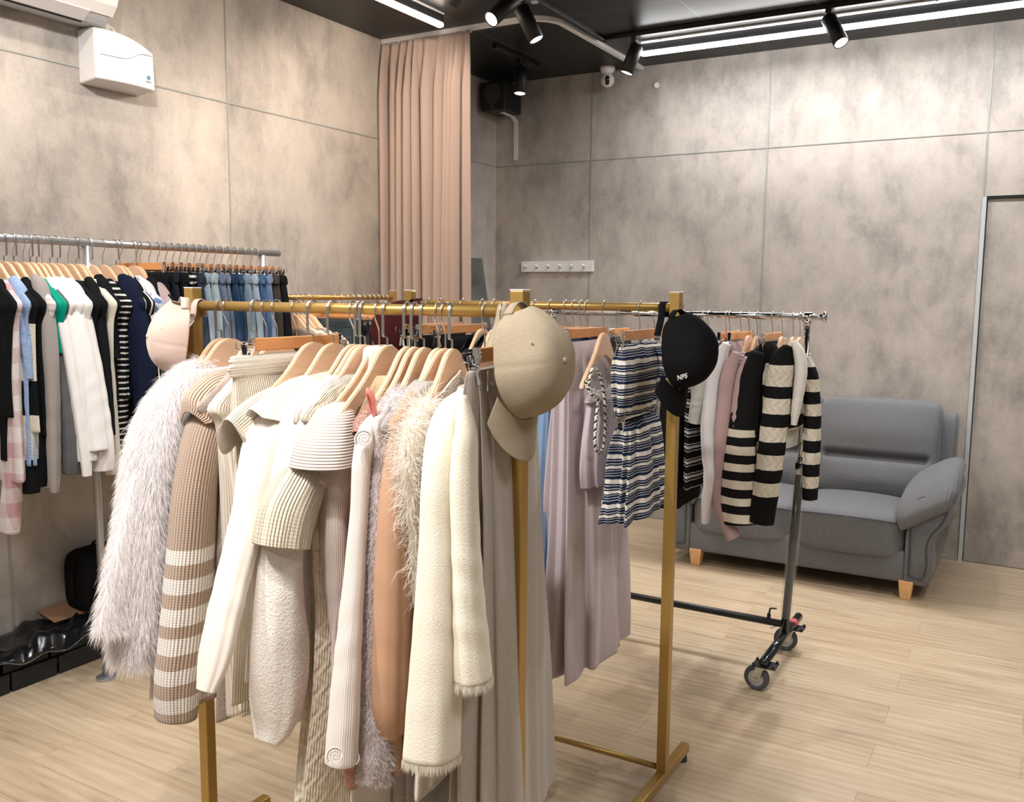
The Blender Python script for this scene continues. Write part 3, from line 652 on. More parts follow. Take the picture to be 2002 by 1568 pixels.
def sleeve(R, t, m, pts, b=0.04, a=None, u=None, name='sleeve', amp=0.05, wrin=0.03, seed=1, n=90, seg=72, lip=0.03, **kw):
    C, aa, bb = px_rows(R, pts, b, a, u, n)
    P = ring_loft(C, aa, bb, False, seg, amp=amp, seed=seed, wrin=wrin, **kw)
    return part(name, P, m, t, lip), P
def world_sleeve(t, m, s=-1, L=0.5, r0=0.055, r1=0.042, z0=-0.20, u0=0.185, seed=1, amp=0.05, n=50, b=0.7):
    C = crom([(0, s * (u0 - 0.03), z0 + 0.01), (0, s * (u0 + 0.02), z0 - 0.05), (0, s * (u0 + 0.045), z0 - 0.18), (0, s * (u0 + 0.045), z0 - L)], n)
    a = np.interp(np.linspace(0, 1, n), [0, 0.15, 0.5, 1], [r0 * 0.6, r0, r0 * 0.95, r1])
    P = ring_loft(C, a, a * b, False, 40, amp=amp, seed=seed, wrin=0.03)
    return part('sleeve', P, m, t)
def body(R, t, m, rows, n=90, seg=128, amp=0.05, ks=(4, 7, 11), seed=2, name='body', neck=True, sup=0.8, wrin=0.0, grow=0.8, lip=0.03, **kw):
    """rows: (z, u_near, u_far, half thickness)"""
    W = crom([(0, (r[1] + r[2]) / 2, r[0], abs(r[1] - r[2]) / 2, r[3]) for r in rows], n)
    C = np.stack([0 * W[:, 0], W[:, 1], W[:, 2]], 1)
    P = ring_loft(C, np.maximum(W[:, 3], .004), np.maximum(W[:, 4], .004), True, seg, sup=sup, amp=amp, ks=ks, seed=seed, grow=grow, wrin=wrin, **kw)
    if neck:
        c = P[0].mean(0); r = P[0] - c; e = [c + r * 0.80 + np.array([0, 0, -0.035]), c + r * 0.88 + np.array([0, 0, -0.008]), c + r * 0.95 + np.array([0, 0, 0.002])]
        P = np.concatenate([np.array(e), P], 0)
    P = close_cuff(P, lip)
    return link(name, grid_mesh(name, P, True, False, False), m, t), P
def body_rows(hem, w=0.205, th=0.04, flare=0.0, neck=0.07, nz=-0.105, un=None, far=1.0):
    """a hanging top: neck, shoulders along the hanger, straight sides"""
    fw = w / .205 if w < .17 else max(1.02, w / .205)
    r = [(z, un * fw, -un * fw, max(h, .8 * th) if un > .15 else h) for z, un, h in SHO] + [(-.31, w + .006, -w - .006, th), ((-.31 + hem) / 2, w - .01 + flare / 2, -w + .01 - flare / 2, th * 1.1), (hem, w - .01 + flare, -w + .01 - flare, th)]
    return r
def edge(R, px, py, hv=0.03):
    """local (u, z) of a garment's near outline seen at a pixel"""
    p = R.loc(px, py); _, sv, su = R.scale(p); s = np.sign(R.px(p + Vector((0, .01, 0)))[0] - R.px(p)[0])
    p = R.loc(px - s * 0.6 * hv * sv, py); return p.y, p.z
SHO = [(-.150, .104, .034), (-.157, .120, .036), (-.168, .140, .034), (-.182, .163, .030), (-.198, .186, .027), (-.214, .207, .026), (-.238, .223, .029)]
def px_body(R, t, m, rows, uf=-0.2, hv=0.035, neck=True, w=None, cl=.30, sk=1, **kw):
    """rows: (py, px of the near outline[, uf, hv]); the shoulders lie over the hanger, the outline below follows the measured rows"""
    out = []
    for q in rows:
        f = q[2] if len(q) > 2 and q[2] is not None else uf; h = q[3] if len(q) > 3 else hv
        u, z = edge(R, q[1], q[0], h); out.append((z, u, f, h))
    if neck:
        out = [(z, un, -un, max(h, 0.8 * hv) if un > .15 else h) for z, un, h in SHO[sk:]] + [(z, min(max(u, 0.12), cl), f, h) for z, u, f, h in out if z < -.275]
    return body(R, t, m, out, neck=neck, **kw)
def strands(name, P, m, parent, count, length, width, droop=0.5, seed=0, spread=0.5, rows=None, curl=0.0, taper=True):
    """thin tapering fibres standing on a lofted surface"""
    rng = np.random.RandomState(seed); n, mm, _ = P.shape
    r0, r1 = rows or (0, n - 1)
    # pick cells by area
    A = P[r0:r1 + 1]; dI = A[1:] - A[:-1]; dJ = np.roll(A, -1, 1) - A; area = np.linalg.norm(np.cross(dI, dJ[:-1]), axis=2).ravel()
    idx = rng.choice(len(area), count, p=area / area.sum()); i = idx // mm; j = idx % mm; jn = (j + 1) % mm
    fu, fv = rng.rand(count, 1), rng.rand(count, 1)
    base = (A[i, j] * (1 - fu) + A[i, jn] * fu) * (1 - fv) + (A[i + 1, j] * (1 - fu) + A[i + 1, jn] * fu) * fv
    N = np.cross(dJ[i, j], dI[i, j]); N /= np.linalg.norm(N, axis=1)[:, None] + 1e-9
    cen = A.mean(1)[i]; N *= np.sign((N * (base - cen)).sum(1))[:, None]
    D = N + rng.normal(0, spread, (count, 3)); D[:, 2] -= droop; dn = (D * N).sum(1)[:, None]; D += N * np.clip(.35 - dn, 0, None); D /= np.linalg.norm(D, axis=1)[:, None]
    L = length * (0.55 + 0.75 * rng.rand(count, 1)); side = np.cross(D, rng.normal(0, 1, (count, 3))); side /= np.linalg.norm(side, axis=1)[:, None] + 1e-9
    W = width * (0.7 + 0.6 * rng.rand(count, 1))
    b = base - N * 0.002; mid = b + D * L * 0.55 + rng.normal(0, curl, (count, 3)) * L; D2 = D + np.array([0, 0, -droop * 0.7]); dn = (D2 * N).sum(1)[:, None]; D2 += N * np.clip(.05 - dn, 0, None); D2 /= np.linalg.norm(D2, axis=1)[:, None]; tip = mid + D2 * L * 0.5 + rng.normal(0, curl, (count, 3)) * L
    k = 0.8 if taper else 1.0
    V = np.stack([b - side * W, b + side * W, mid - side * W * k, mid + side * W * k, tip], 1).reshape(-1, 3)
    o = np.arange(count)[:, None] * 5
    me = bpy.data.meshes.new(name); me.vertices.add(len(V)); me.vertices.foreach_set('co', V.astype(np.float32).ravel())
    loops = np.concatenate([o + np.array([[0, 1, 3, 2]]), o + np.array([[2, 3, 4]])], 1).astype(np.int32).ravel()
    me.loops.add(len(loops)); me.loops.foreach_set('vertex_index', loops)
    st = (np.arange(count)[:, None] * 7 + np.array([[0, 4]])).astype(np.int32).ravel()
    me.polygons.add(2 * count); me.polygons.foreach_set('loop_start', st); me.polygons.foreach_set('loop_total', np.tile([4, 3], count).astype(np.int32))
    me.update(calc_edges=True); me.validate()
    return tag(link(name, me, m, parent), kind='stuff')
def edge_fringe(name, P, m, parent, count, length, width, row=-1, seed=0, spread=0.15):
    """short threads hanging from the last ring of a loft"""
    Q = P[[row - 1, row]]; rng = np.random.RandomState(seed)
    A = np.stack([Q[1] + (Q[0] - Q[1]) * 0.3, Q[1]]); return strands(name, A, m, parent, count, length, width, droop=4.0, seed=seed, spread=spread)

# ------------------------------------------------------------------ hangers
def hanger_body_mesh(white=False):
    up = [(0, 0), (0.020, -0.003), (0.038, -0.011), (0.055, -0.026), (0.075, -0.047), (0.10, -0.070), (0.13, -0.092), (0.16, -0.112), (0.19, -0.133), (0.208, -0.147)]
    lo = [(0.211, -0.160), (0.200, -0.163), (0.16, -0.147), (0.115, -0.124), (0.08, -0.104), (0.048, -0.086), (0.02, -0.076), (0, -0.073)]
    uu = crom(up, 30).tolist(); ll = crom(lo, 22).tolist()
    pts = uu + ll; pts = pts + [(-a, b) for a, b in pts[::-1]][1:-1]
    bm = B(); f = bm.faces.new([bm.verts.new((-0.0065, u, z - 0.083)) for u, z in pts])
    r = bmesh.ops.extrude_face_region(bm, geom=[f]); bmesh.ops.translate(bm, vec=(0.013, 0, 0), verts=[v for v in r['geom'] if isinstance(v, bmesh.types.BMVert)])
    ee = [e for e in bm.edges if abs(e.verts[0].co.x - e.verts[1].co.x) < 1e-6]
    bmesh.ops.bevel(bm, geom=ee, offset=0.0022, segments=2, affect='EDGES')
    bmesh.ops.triangulate(bm, faces=[f for f in bm.faces if len(f.verts) > 4])
    bmesh.ops.recalc_face_normals(bm, faces=bm.faces)
    me = bpy.data.meshes.new('hanger_body'); bm.to_mesh(me); bm.free(); return me
ME_HB = hanger_body_mesh(); ME_HB.materials.append(MHANG)
r_ = 0.0178
hk = [(0, -r_ * math.cos(a), r_ * math.sin(a)) for a in np.linspace(-0.45, PI, 12)]
ME_HR = tube('hook', hk + [(0, 0.0165, -0.018), (0, 0.008, -0.034), (0, 0.001, -0.048), (0, 0, -0.065), (0, 0, -0.09)], 0.0019, n=60, seg=10)
ME_HR.materials.append(MSTEEL)
def flat_hook():
    path = [(-r_ * math.cos(a) * 1.05, r_ * math.sin(a)) for a in np.linspace(-0.2, PI, 14)] + [(0.0188, -0.02), (0.0185, -0.055), (0.0175, -0.0605), (0.013, -0.0625), (0.004, -0.063), (0.0005, -0.0655), (0, -0.07), (0, -0.09)]
    C = np.array([(0, a, b) for a, b in path]); T = np.gradient(C, axis=0); T /= np.linalg.norm(T, axis=1)[:, None]; N = np.cross(T, (1, 0, 0))
    w = np.where(np.arange(len(C)) < 17, 0.0034, 0.0022)
    V = np.stack([C + N * 0.001 - np.array([1, 0, 0]) * w[:, None], C + N * 0.001 + np.array([1, 0, 0]) * w[:, None], C - N * 0.001 + np.array([1, 0, 0]) * w[:, None], C - N * 0.001 - np.array([1, 0, 0]) * w[:, None]], 1)
    return grid_mesh('hook', V, True, True, True)
ME_HF = flat_hook(); ME_HF.materials.append(MSTEEL)
bm = B(); box(bm, (0, 0, -0.112), (0.011, 0.292, 0.030), 0.002)
me = bpy.data.meshes.new('clip_bar'); bm.to_mesh(me); bm.free(); ME_BAR = me; me.materials.append(MBAR)
def clip_mesh():
    bm = B()
    box(bm, (0, 0, -0.112), (0.014, 0.010, 0.034), 0.001)
    for s in (-1, 1):
        box(bm, (s * 0.0085, 0.012, -0.126), (0.0016, 0.020, 0.030), 0.0005, 1, Matrix.Rotation(s * 0.22, 3, 'Y'))
        box(bm, (s * 0.0085, 0.012, -0.152), (0.0016, 0.018, 0.034), 0.0005, 1, Matrix.Rotation(-s * 0.16, 3, 'Y'))
    cyl(bm, (-0.011, 0.012, -0.134), (0.011, 0.012, -0.134), 0.0045, 12)
    for s in (-1, 1):
        for a, b in (((s * 0.012, 0.002, -0.105), (s * 0.018, 0.03, -0.105)), ((s * 0.018, 0.03, -0.105), (s * 0.018, 0.03, -0.122)), ((s * 0.018, 0.03, -0.122), (s * 0.010, 0.012, -0.126))): cyl(bm, a, b, 0.0011, 6)
    me = bpy.data.meshes.new('clip'); bm.to_mesh(me); bm.free(); me.materials.append(MCHROME); return me
ME_CLIP = clip_mesh()
def put(name, me, parent, loc=(0, 0, 0), rz=0.0, mat_override=None):
    o = bpy.data.objects.new(name, me); COL.objects.link(o); o.parent = parent; o.location = loc; o.rotation_euler = (0, 0, rz); return o
def hanger(R, what, flat=False, white=None):
    lab = 'beech hanger of the ' + what
    t = thing('coat_hanger', lab, 'hanger', R.p, R.rot, 'beech coat hangers on the racks')
    put('hanger_body', ME_HB, t); put('hook', ME_HF if flat else ME_HR, t)
    return t
def clip_hanger(R, what):
    R.__init__(R.p.x, R.p.y, R.p.z + .027, R.rot)
    t = thing('clip_hanger', 'clip hanger of the ' + what, 'hanger', R.p, R.rot, 'wooden clip hangers on the racks')
    put('clip_bar', ME_BAR, t); put('hook', ME_HR, t, (0, 0, -.027))
    put('clip', ME_CLIP, t, (0, 0.148, 0)); put('clip', ME_CLIP, t, (0, -0.148, 0), PI)
    return t
def G_(name, label, cat, R, group=None): return thing(name, label, cat, R.p, R.rot, group)
def tent(R, t, m, pairs, v=.035, name='collar', k=90, w0=1.0):
    # a fold of cloth lying over the hanger like a saddle: top ridge and lower edge measured in pairs
    rows = []
    for (a, b), (c, d) in pairs:
        p = R.loc(a, b); q = R.loc(c, d); rows.append((p.y, p.z, q.y, q.z))
    W = crom(rows, k); V = []
    for i, (ty, tz, by, bz) in enumerate(W):
        g = min(1, abs(tz - bz) / .05 + .15); r = []
        for s_, f in ((1, 1), (1, .8), (1, .55), (1, .3), (1, .1), (0, 0), (-1, .1), (-1, .3), (-1, .55), (-1, .8), (-1, 1), (-1, 1.03), (-1, 1.0)):
            vv = s_ * v * g * (f ** .5 * .8 + .35 * f + .05 * math.sin(i * .23) * f); r.append((vv * (.88 if len(r) == 12 else 1), ty + (by - ty) * f, tz + (bz - tz) * f + (.004 if len(r) == 12 else 0)))
        V.append(r)
    o = link(name, grid_mesh(name, np.array(V), False), m, t); s_ = o.modifiers.new('s', 'SOLIDIFY'); s_.thickness = .0035; s_.offset = 0
    q = o.modifiers.new('ss', 'SUBSURF'); q.levels = 1; q.render_levels = 1
    return o
# ------------------------------------------------------------------ front rack: cream and white clothes
CREAM = (0.80, 0.74, 0.63); WHITE = (0.86, 0.83, 0.80); OFFW = (0.84, 0.79, 0.72)
# 1 faux fur coat
R = rail_root(432, 'front', 0.02); W_ = 'white faux fur coat'
hanger(R, W_, True); t = G_('fur_coat', 'fluffy white faux fur coat at the left end of the nearest gold rack', 'coat', R)
MFURB = mat('fur_backing', (0.84, 0.81, 0.81), 0.95, spec=0.1); 
def fibre(name, c):
    m = bpy.data.materials.new(name); m.use_nodes = True; nt = m.node_tree; nt.nodes.clear()
    o_ = nt.nodes.new('ShaderNodeOutputMaterial'); x = nt.nodes.new('ShaderNodeMixShader'); d = nt.nodes.new('ShaderNodeBsdfDiffuse'); r = nt.nodes.new('ShaderNodeBsdfTranslucent')
    d.inputs[0].default_value = (*c, 1); r.inputs[0].default_value = (*c, 1); x.inputs[0].default_value = 0.5
    nt.links.new(d.outputs[0], x.inputs[1]); nt.links.new(r.outputs[0], x.inputs[2]); nt.links.new(x.outputs[0], o_.inputs[0]); return m
MFUR = fibre('fur_fibre', (0.95, 0.925, 0.93))
o, P = px_body(R, t, MFURB, [(712, 405, -0.06, .05), (735, 358, -0.15, .05), (790, 300, -0.2, .055), (870, 258, -0.22, .06), (1000, 222, -0.22, .06), (1120, 196, -0.22, .06), (1235, 178, -0.22, .055)], amp=0.03, cl=.5)
strands('fur', P, MFUR, o, 60000, 0.036, 0.0007, 1.3, 1, 0.25, curl=0.04)
o, P = sleeve(R, t, MFURB, [(715, 405, 18), (745, 365, 30), (800, 322, 38), (880, 298, 44), (1000, 282, 46), (1120, 270, 46), (1220, 260, 42), (1290, 255, 32)], b=0.065, amp=0.02, wrin=0)
strands('fur', P, MFUR, o, 65000, 0.036, 0.0007, 1.3, 2, 0.25, curl=0.04)
# 2 off-white blouse
R = rail_root(446, 'front'); hanger(R, 'off white smooth blouse next to the fur coat')
t = G_('blouse', 'smooth off white blouse squeezed between the fur coat and the striped cardigan', 'blouse', R); m = fabric('off_white_satin', (0.82, 0.77, 0.72), 'plain', rough=0.6)
px_body(R, t, m, [(722, 415, -.07), (760, 392, -.15), (860, 352), (960, 326), (1100, 306), (1250, 298), (1362, 290)], amp=0.04, hv=.03)
sleeve(R, t, m, [(745, 410, 16), (800, 380, 22), (860, 356, 22), (960, 336, 24), (1100, 322, 24), (1262, 312, 20)], b=.03)
# 3 beige / white striped cardigan
R = rail_root(500, 'front', 0.03); hanger(R, 'taupe and white striped cardigan', True)
t = G_('striped_cardigan', 'chunky ribbed cardigan, taupe above with wide taupe and white stripes below', 'cardigan', R)
z0 = -edge(R, 375, 1057)[1]; pz = (-edge(R, 345, 1372)[1] - z0) / 5.5
TP = (0.47, 0.35, 0.27); WS = (0.84, 0.79, 0.74); bands = [(0.0, TP)]
for i in range(6): bands += [(z0 + i * pz, WS), (z0 + (i + 0.52) * pz, TP)]
m = fabric('taupe_white_striped_knit', TP, 'rib', 0.0075, bands=bands, strength=1.0)
mc = fabric('beige_rib_knit', (0.66, 0.50, 0.39), 'rib', 0.0075, strength=1.0)
px_body(R, t, m, [(735, 462, -.07), (765, 425, -.15), (830, 388), (950, 365), (1100, 345), (1250, 325), (1400, 308)], hv=.035, amp=0.03)
sleeve(R, t, m, [(748, 448, 20), (785, 425, 34), (850, 400, 40), (950, 381, 42), (1060, 373, 45), (1230, 360, 48), (1330, 348, 46), (1402, 343, 40)], b=.05, amp=0.025, wrin=0.01, seg=96)
tent(R, t, mc, [((505, 708), (505, 768)), ((466, 717), (466, 770)), ((440, 722), (432, 768)), ((404, 735), (408, 772)), ((378, 755), (392, 795)), ((364, 775), (386, 818)), ((366, 805), (378, 826))], .045)
# 4 grey boucle cardigan
R = rail_root(521, 'front'); hanger(R, 'grey boucle cardigan')
t = G_('boucle_cardigan', 'grey taupe boucle cardigan behind the striped cardigan', 'cardigan', R); m = fabric('grey_boucle', (0.44, 0.37, 0.33), 'boucle')
o, P = px_body(R, t, m, [(745, 505, -.07), (770, 470, -.15), (860, 440), (1000, 430), (1200, 424), (1405, 420)], hv=.035, amp=0.06)
o, P2 = sleeve(R, t, m, [(765, 478, 18), (800, 462, 26), (880, 452, 30), (1000, 450, 30), (1100, 446, 30), (1200, 444, 28)], b=.035)
strands('pile', P2, fibre('grey_loop', (0.5, 0.43, 0.39)), o, 7000, 0.007, 0.0007, 0.3, 4, 0.6)
# 5 cream ribbed skirt on clips
R = rail_root(580, 'front', -0.02); clip_hanger(R, 'cream ribbed knit skirt')
t = G_('knit_skirt', 'cream ribbed knit skirt with elastic waist clipped to a wooden hanger', 'skirt', R); m = fabric('cream_rib_knit', (0.80, 0.73, 0.61), 'rib', 0.006, strength=0.9)
rows = [(-.140, .205, -.165, .012), (-.165, .207, -.168, .020), (-.19, .203, -.165, .018), (-.25, .205, -.17, .030), (-.45, .205, -.18, .03), (-.80, .20, -.19, .035), (-.98, .205, -.19, .035)]
body(R, t, m, rows, neck=True, amp=0.05, sup=0.6)
mw = fabric('cream_waistband_knit', (0.82, 0.76, 0.66), 'ribh', 0.004)
body(R, t, mw, [(-.137, .208, -.168, .015), (-.150, .212, -.172, .021), (-.170, .212, -.172, .021), (-.182, .207, -.168, .019)], n=24, neck=True, amp=0.03, sup=0.6, name='waistband', lip=0.004, wrin=0.03)
# 6 cream ribbed top with flared collar
R = rail_root(611, 'front'); hanger(R, 'cream ribbed top with turned out collar', True)
t = G_('ribbed_top', 'cream ribbed knit top with a turned out collar beside the clipped skirt', 'top', R); m = fabric('ivory_rib_knit', (0.77, 0.69, 0.58), 'rib', 0.005, strength=0.8)
px_body(R, t, m, [(790, 520, -.12, .02), (815, 500, -.16), (860, 482), (950, 472), (1050, 466), (1250, 452), (1374, 448)], hv=.032, amp=0.04, neck=False)
tent(R, t, m, [((575, 740), (575, 790)), ((523, 759), (535, 815)), ((492, 774), (508, 850)), ((461, 797), (480, 885)), ((446, 813), (462, 890)), ((443, 820), (450, 852))], .04)
# 7 white sweater with wide collar
R = rail_root(650, 'front', 0.02); hanger(R, 'white sweater with a broad flat collar', True)
t = G_('white_sweater', 'smooth white sweater with a broad folded collar and a long hanging sleeve', 'sweater', R); m = fabric('ivory_felted_wool', (0.79, 0.73, 0.66), 'plain')
px_body(R, t, m, [(728, 625, -.07), (755, 585, -.15), (820, 535), (900, 505), (1100, 490), (1330, 470)], hv=.032, amp=0.04, sk=2)
sleeve(R, t, m, [(800, 550, 22), (850, 522, 38), (930, 503, 40), (1000, 490, 36), (1060, 473, 33), (1110, 460, 32), (1200, 438, 32), (1290, 418, 30), (1350, 402, 18)], b=.05, amp=0.05, wrin=0.025, seg=90)
tent(R, t, m, [((640, 722), (655, 780)), ((600, 730), (615, 812)), ((560, 742), (580, 842)), ((530, 764), (552, 840)), ((506, 784), (524, 822)), ((489, 800), (496, 815))], .04)
# 8 sherpa jacket
R = rail_root(692, 'front'); hanger(R, 'white sherpa jacket')
t = G_('sherpa_jacket', 'nubby white sherpa jacket with a puffy balloon sleeve', 'jacket', R); m = fabric('white_sherpa', (0.82, 0.775, 0.725), 'boucle')
px_body(R, t, m, [(742, 672, -.07), (765, 630, -.15), (830, 580), (950, 560), (1200, 545), (1420, 535)], hv=.035, amp=0.04, sk=2)
o, P = sleeve(R, t, m, [(755, 650, 20), (775, 615, 34), (810, 590, 42), (870, 573, 44), (960, 558, 46), (1060, 547, 44), (1150, 542, 48), (1280, 546, 56), (1370, 540, 50), (1420, 532, 38), (1450, 522, 24)], b=.06, amp=0.03, wrin=0.01, seg=90)
strands('pile', P, fibre('sherpa_loop', (0.90, 0.86, 0.81)), o, 22000, 0.004, 0.0007, 0.1, 5, 0.7)
# 9 cable knit
R = rail_root(713, 'front', 0.02); hanger(R, 'cream cable knit sweater', True)
t = G_('cable_knit_sweater', 'long cream cable knit sweater with a wide turned elbow sleeve', 'sweater', R); m = fabric('cream_cable_knit', (0.76, 0.69, 0.56), 'cable', 0.007, strength=1.0); mr = fabric('cream_wide_rib_knit', (0.77, 0.70, 0.57), 'rib', 0.0085, strength=1.0)
px_body(R, t, m, [(748, 692, -.07), (775, 655, -.15), (850, 625), (1000, 592), (1100, 588), (1200, 592), (1350, 585), (1480, 572), (1640, 560)], uf=-.12, hv=.045, amp=0.07, seed=9, sk=2)
sleeve(R, t, m, [(770, 682, 12), (795, 655, 24), (840, 630, 34), (890, 608, 41), (940, 590, 48)], b=.06, amp=0.03, wrin=0, lip=0.01)
sleeve(R, t, mr, [(925, 594, 46), (950, 582, 50), (1000, 562, 54), (1040, 552, 54), (1066, 548, 54)], b=.06, amp=0.05, name='sleeve_cuff', wrin=0, seg=200, ribs=46, rib_amp=0.018)
# 10 blush ribbed top with fold-over band
R = rail_root(741, 'front', 0.06); hanger(R, 'blush white ribbed top with choker band')
t = G_('ribbed_top', 'blush white ribbed top with a folded shoulder band and a long thin sleeve', 'top', R); m = fabric('blush_rib_knit', (0.78, 0.69, 0.64), 'rib', 0.0042, strength=0.7); mh = fabric('blush_band_rib_knit', (0.76, 0.67, 0.61), 'ribh', 0.0065, strength=0.8)
px_body(R, t, m, [(880, 660, -.17), (960, 650), (1100, 645), (1300, 640), (1480, 640)], uf=-.15, hv=.03, amp=0.05, neck=False)
sleeve(R, t, m, [(880, 668, 36), (930, 662, 36), (1000, 652, 28), (1080, 654, 26), (1180, 660, 22), (1260, 665, 17), (1315, 667, 10)], b=.04, amp=0.04, name='sleeve')
C, aa, bb = px_rows(R, [(788, 662, 16, .03), (803, 654, 36, .05), (832, 646, 50, .06), (868, 640, 62, .07), (906, 638, 70, .075)], .085, None, None, 60)
P = ring_loft(C, np.minimum(aa, .12), bb, True, 96, amp=0.015, seed=3); part('shoulder_band', P, mh, t, 0.03)
mp = fabric('blush_jersey', (0.80, 0.70, 0.65), 'plain')
body(R, t, mp, [(-.086, .040, -.045, .020), (-.092, .046, -.047, .026), (-.12, .052, -.05, .028), (-.135, .055, -.05, .028)], n=30, name='choker_band', neck=True, lip=0.006, amp=0.02)
# lace lining seen through the hangers
ml = fabric('gold_cream_lace', (0.66, 0.52, 0.30), 'tweed', col2=(0.78, 0.66, 0.46))
R = rail_root(757, 'front', 0.1); hanger(R, 'sheer gold cream lace top', True)
t = G_('lace_top', 'sheer gold cream lace top showing between the wooden hangers', 'top', R); body(R, t, ml, body_rows(-.6, 0.115, 0.02), amp=0.08)
# 11 rose sequin top
R = rail_root(797, 'front', 0.14); hanger(R, 'dusty rose sequinned top', True)
t = G_('sequin_top', 'dusty rose sequinned top, mostly hidden, with a thick shoulder strap', 'top', R)
def m_seq():
    m = mat('rose_sequins', (0.45, 0.2, 0.16), 0.35, 0.4); g = G(m); vo = g.n('ShaderNodeTexVoronoi'); g.l(g.coord('Object'), vo.inputs[0]); vo.inputs['Scale'].default_value = 330
    g.col(g.mix(vo.outputs[1], (0.33, 0.14, 0.11), (0.55, 0.30, 0.25))); g.bump(vo.outputs[0], 0.8, 0.002); return m
MSEQ = m_seq()
px_body(R, t, MSEQ, [(830, 722, -.12), (900, 704), (1000, 690), (1100, 686), (1300, 682), (1530, 678)], uf=-.15, hv=.028, neck=False, amp=.05)
sleeve(R, t, MSEQ, [(782, 748, 8), (795, 738, 17), (815, 722, 20), (832, 708, 18), (850, 700, 12)], b=.04, name='strap', amp=.03)
# 12 cream knit with rosettes
R = rail_root(811, 'front', 0.16); hanger(R, 'cream knit dress with cloth rosettes', True)
t = G_('rosette_dress', 'long cream fine knit dress with cloth rosettes on shoulder and cuff', 'dress', R); m = fabric('ivory_fine_rib', (0.80, 0.74, 0.70), 'rib', 0.0035, strength=0.5)
px_body(R, t, m, [(800, 770, -.12), (850, 735), (950, 715), (1100, 700), (1300, 690), (1640, 672)], uf=-.15, hv=.03, neck=False, amp=.05)
sleeve(R, t, m, [(815, 735, 10), (845, 718, 17), (900, 708, 18), (1000, 702, 17), (1100, 695, 19), (1250, 683, 24), (1380, 674, 29), (1490, 668, 31)], b=.045, amp=.03, seed=8)
def rosette(R, t, px, py, r, m, off=0.03):
    p = R.loc(px, py); d = (R.I @ CAMLOC - p).normalized(); p = p + d * off; q = d.to_track_quat('Z', 'Y').to_matrix().to_4x4()
    n = 150; th = np.linspace(0, 5.2 * PI, n); rad = r * (0.12 + 0.88 * th / th[-1]); hh = np.array([-0.2, 0.0, 0.55, 0.5])[None, :] * r * 0.8
    V = np.zeros((n, 4, 3)); 
    for j, (k, z) in enumerate(((1.0, -0.35), (1.08, 0.1), (1.16, 0.45), (1.30, 0.40))):
        kk = 1 + (k - 1) * (0.3 + th / th[-1]); V[:, j, 0] = rad * kk * np.cos(th); V[:, j, 1] = rad * kk * np.sin(th); V[:, j, 2] = r * z * (0.6 + 0.12 * np.sin(th * 3.3))
    Q = np.array(Matrix.Translation(p) @ q); V = V @ Q[:3, :3].T + Q[:3, 3]
    o = link('rosette', grid_mesh('rosette', V, False), m, t); s = o.modifiers.new('s', 'SOLIDIFY'); s.thickness = 0.0016
for q in ((712, 858, .015), (655, 1478, .014), (688, 1484, .015)): rosette(R, t, q[0], q[1], q[2], m, 0.045)
tag(sleeve(R, t, MSEQ, [(1488, 688, 15), (1505, 688, 16), (1535, 690, 14)], b=.02, name='cuff', amp=.05)[0], label='rose sequinned cuff')
# 13 lilac grey fuzzy cardigan
R = rail_root(829, 'front', 0.17); hanger(R, 'pale lilac grey fluffy cardigan', True)
t = G_('fluffy_cardigan', 'pale lilac grey cardigan with a fluffy mohair edge, left of the camel sweatshirt', 'cardigan', R); m = fabric('lilac_mohair', (0.60, 0.54, 0.54), 'boucle'); mf = fibre('mohair_fibre', (0.78, 0.73, 0.74))
px_body(R, t, m, [(765, 812, -.07), (785, 785, -.15), (850, 755), (1000, 738), (1200, 728), (1400, 715), (1530, 700)], hv=.03, amp=.05, sk=2)
o, P = sleeve(R, t, m, [(768, 795, 14), (790, 775, 24), (830, 760, 26), (900, 750, 25), (1000, 744, 23), (1150, 738, 24), (1300, 733, 26), (1400, 732, 33), (1480, 730, 42), (1530, 722, 34)], b=.045, amp=.03)
strands('pile', P, mf, o, 16000, 0.016, 0.0006, 0.4, 6, 0.5)
# 14 camel sweatshirt
R = rail_root(857, 'front', 0.18); hanger(R, 'camel brown sweatshirt')
t = G_('sweatshirt', 'plain camel brown sweatshirt with a ribbed cuff among the cream clothes', 'sweatshirt', R); m = fabric('camel_jersey', (0.50, 0.30, 0.195), 'plain'); mr = fabric('camel_rib', (0.50, 0.31, 0.20), 'rib', 0.004)
px_body(R, t, m, [(768, 840, -.07), (795, 812, -.15), (860, 790), (1000, 770), (1200, 760), (1330, 758)], hv=.03, amp=.05, sk=2)
sleeve(R, t, m, [(778, 828, 12), (800, 808, 22), (840, 792, 27), (900, 780, 28), (1000, 771, 31), (1100, 768, 34), (1250, 766, 37), (1370, 764, 35), (1430, 768, 24)], b=.05, amp=.05, wrin=.02, seed=5)
sleeve(R, t, mr, [(1425, 768, 22), (1440, 770, 15), (1480, 773, 13), (1510, 774, 13)], b=.02, amp=.03, name='cuff', wrin=0)
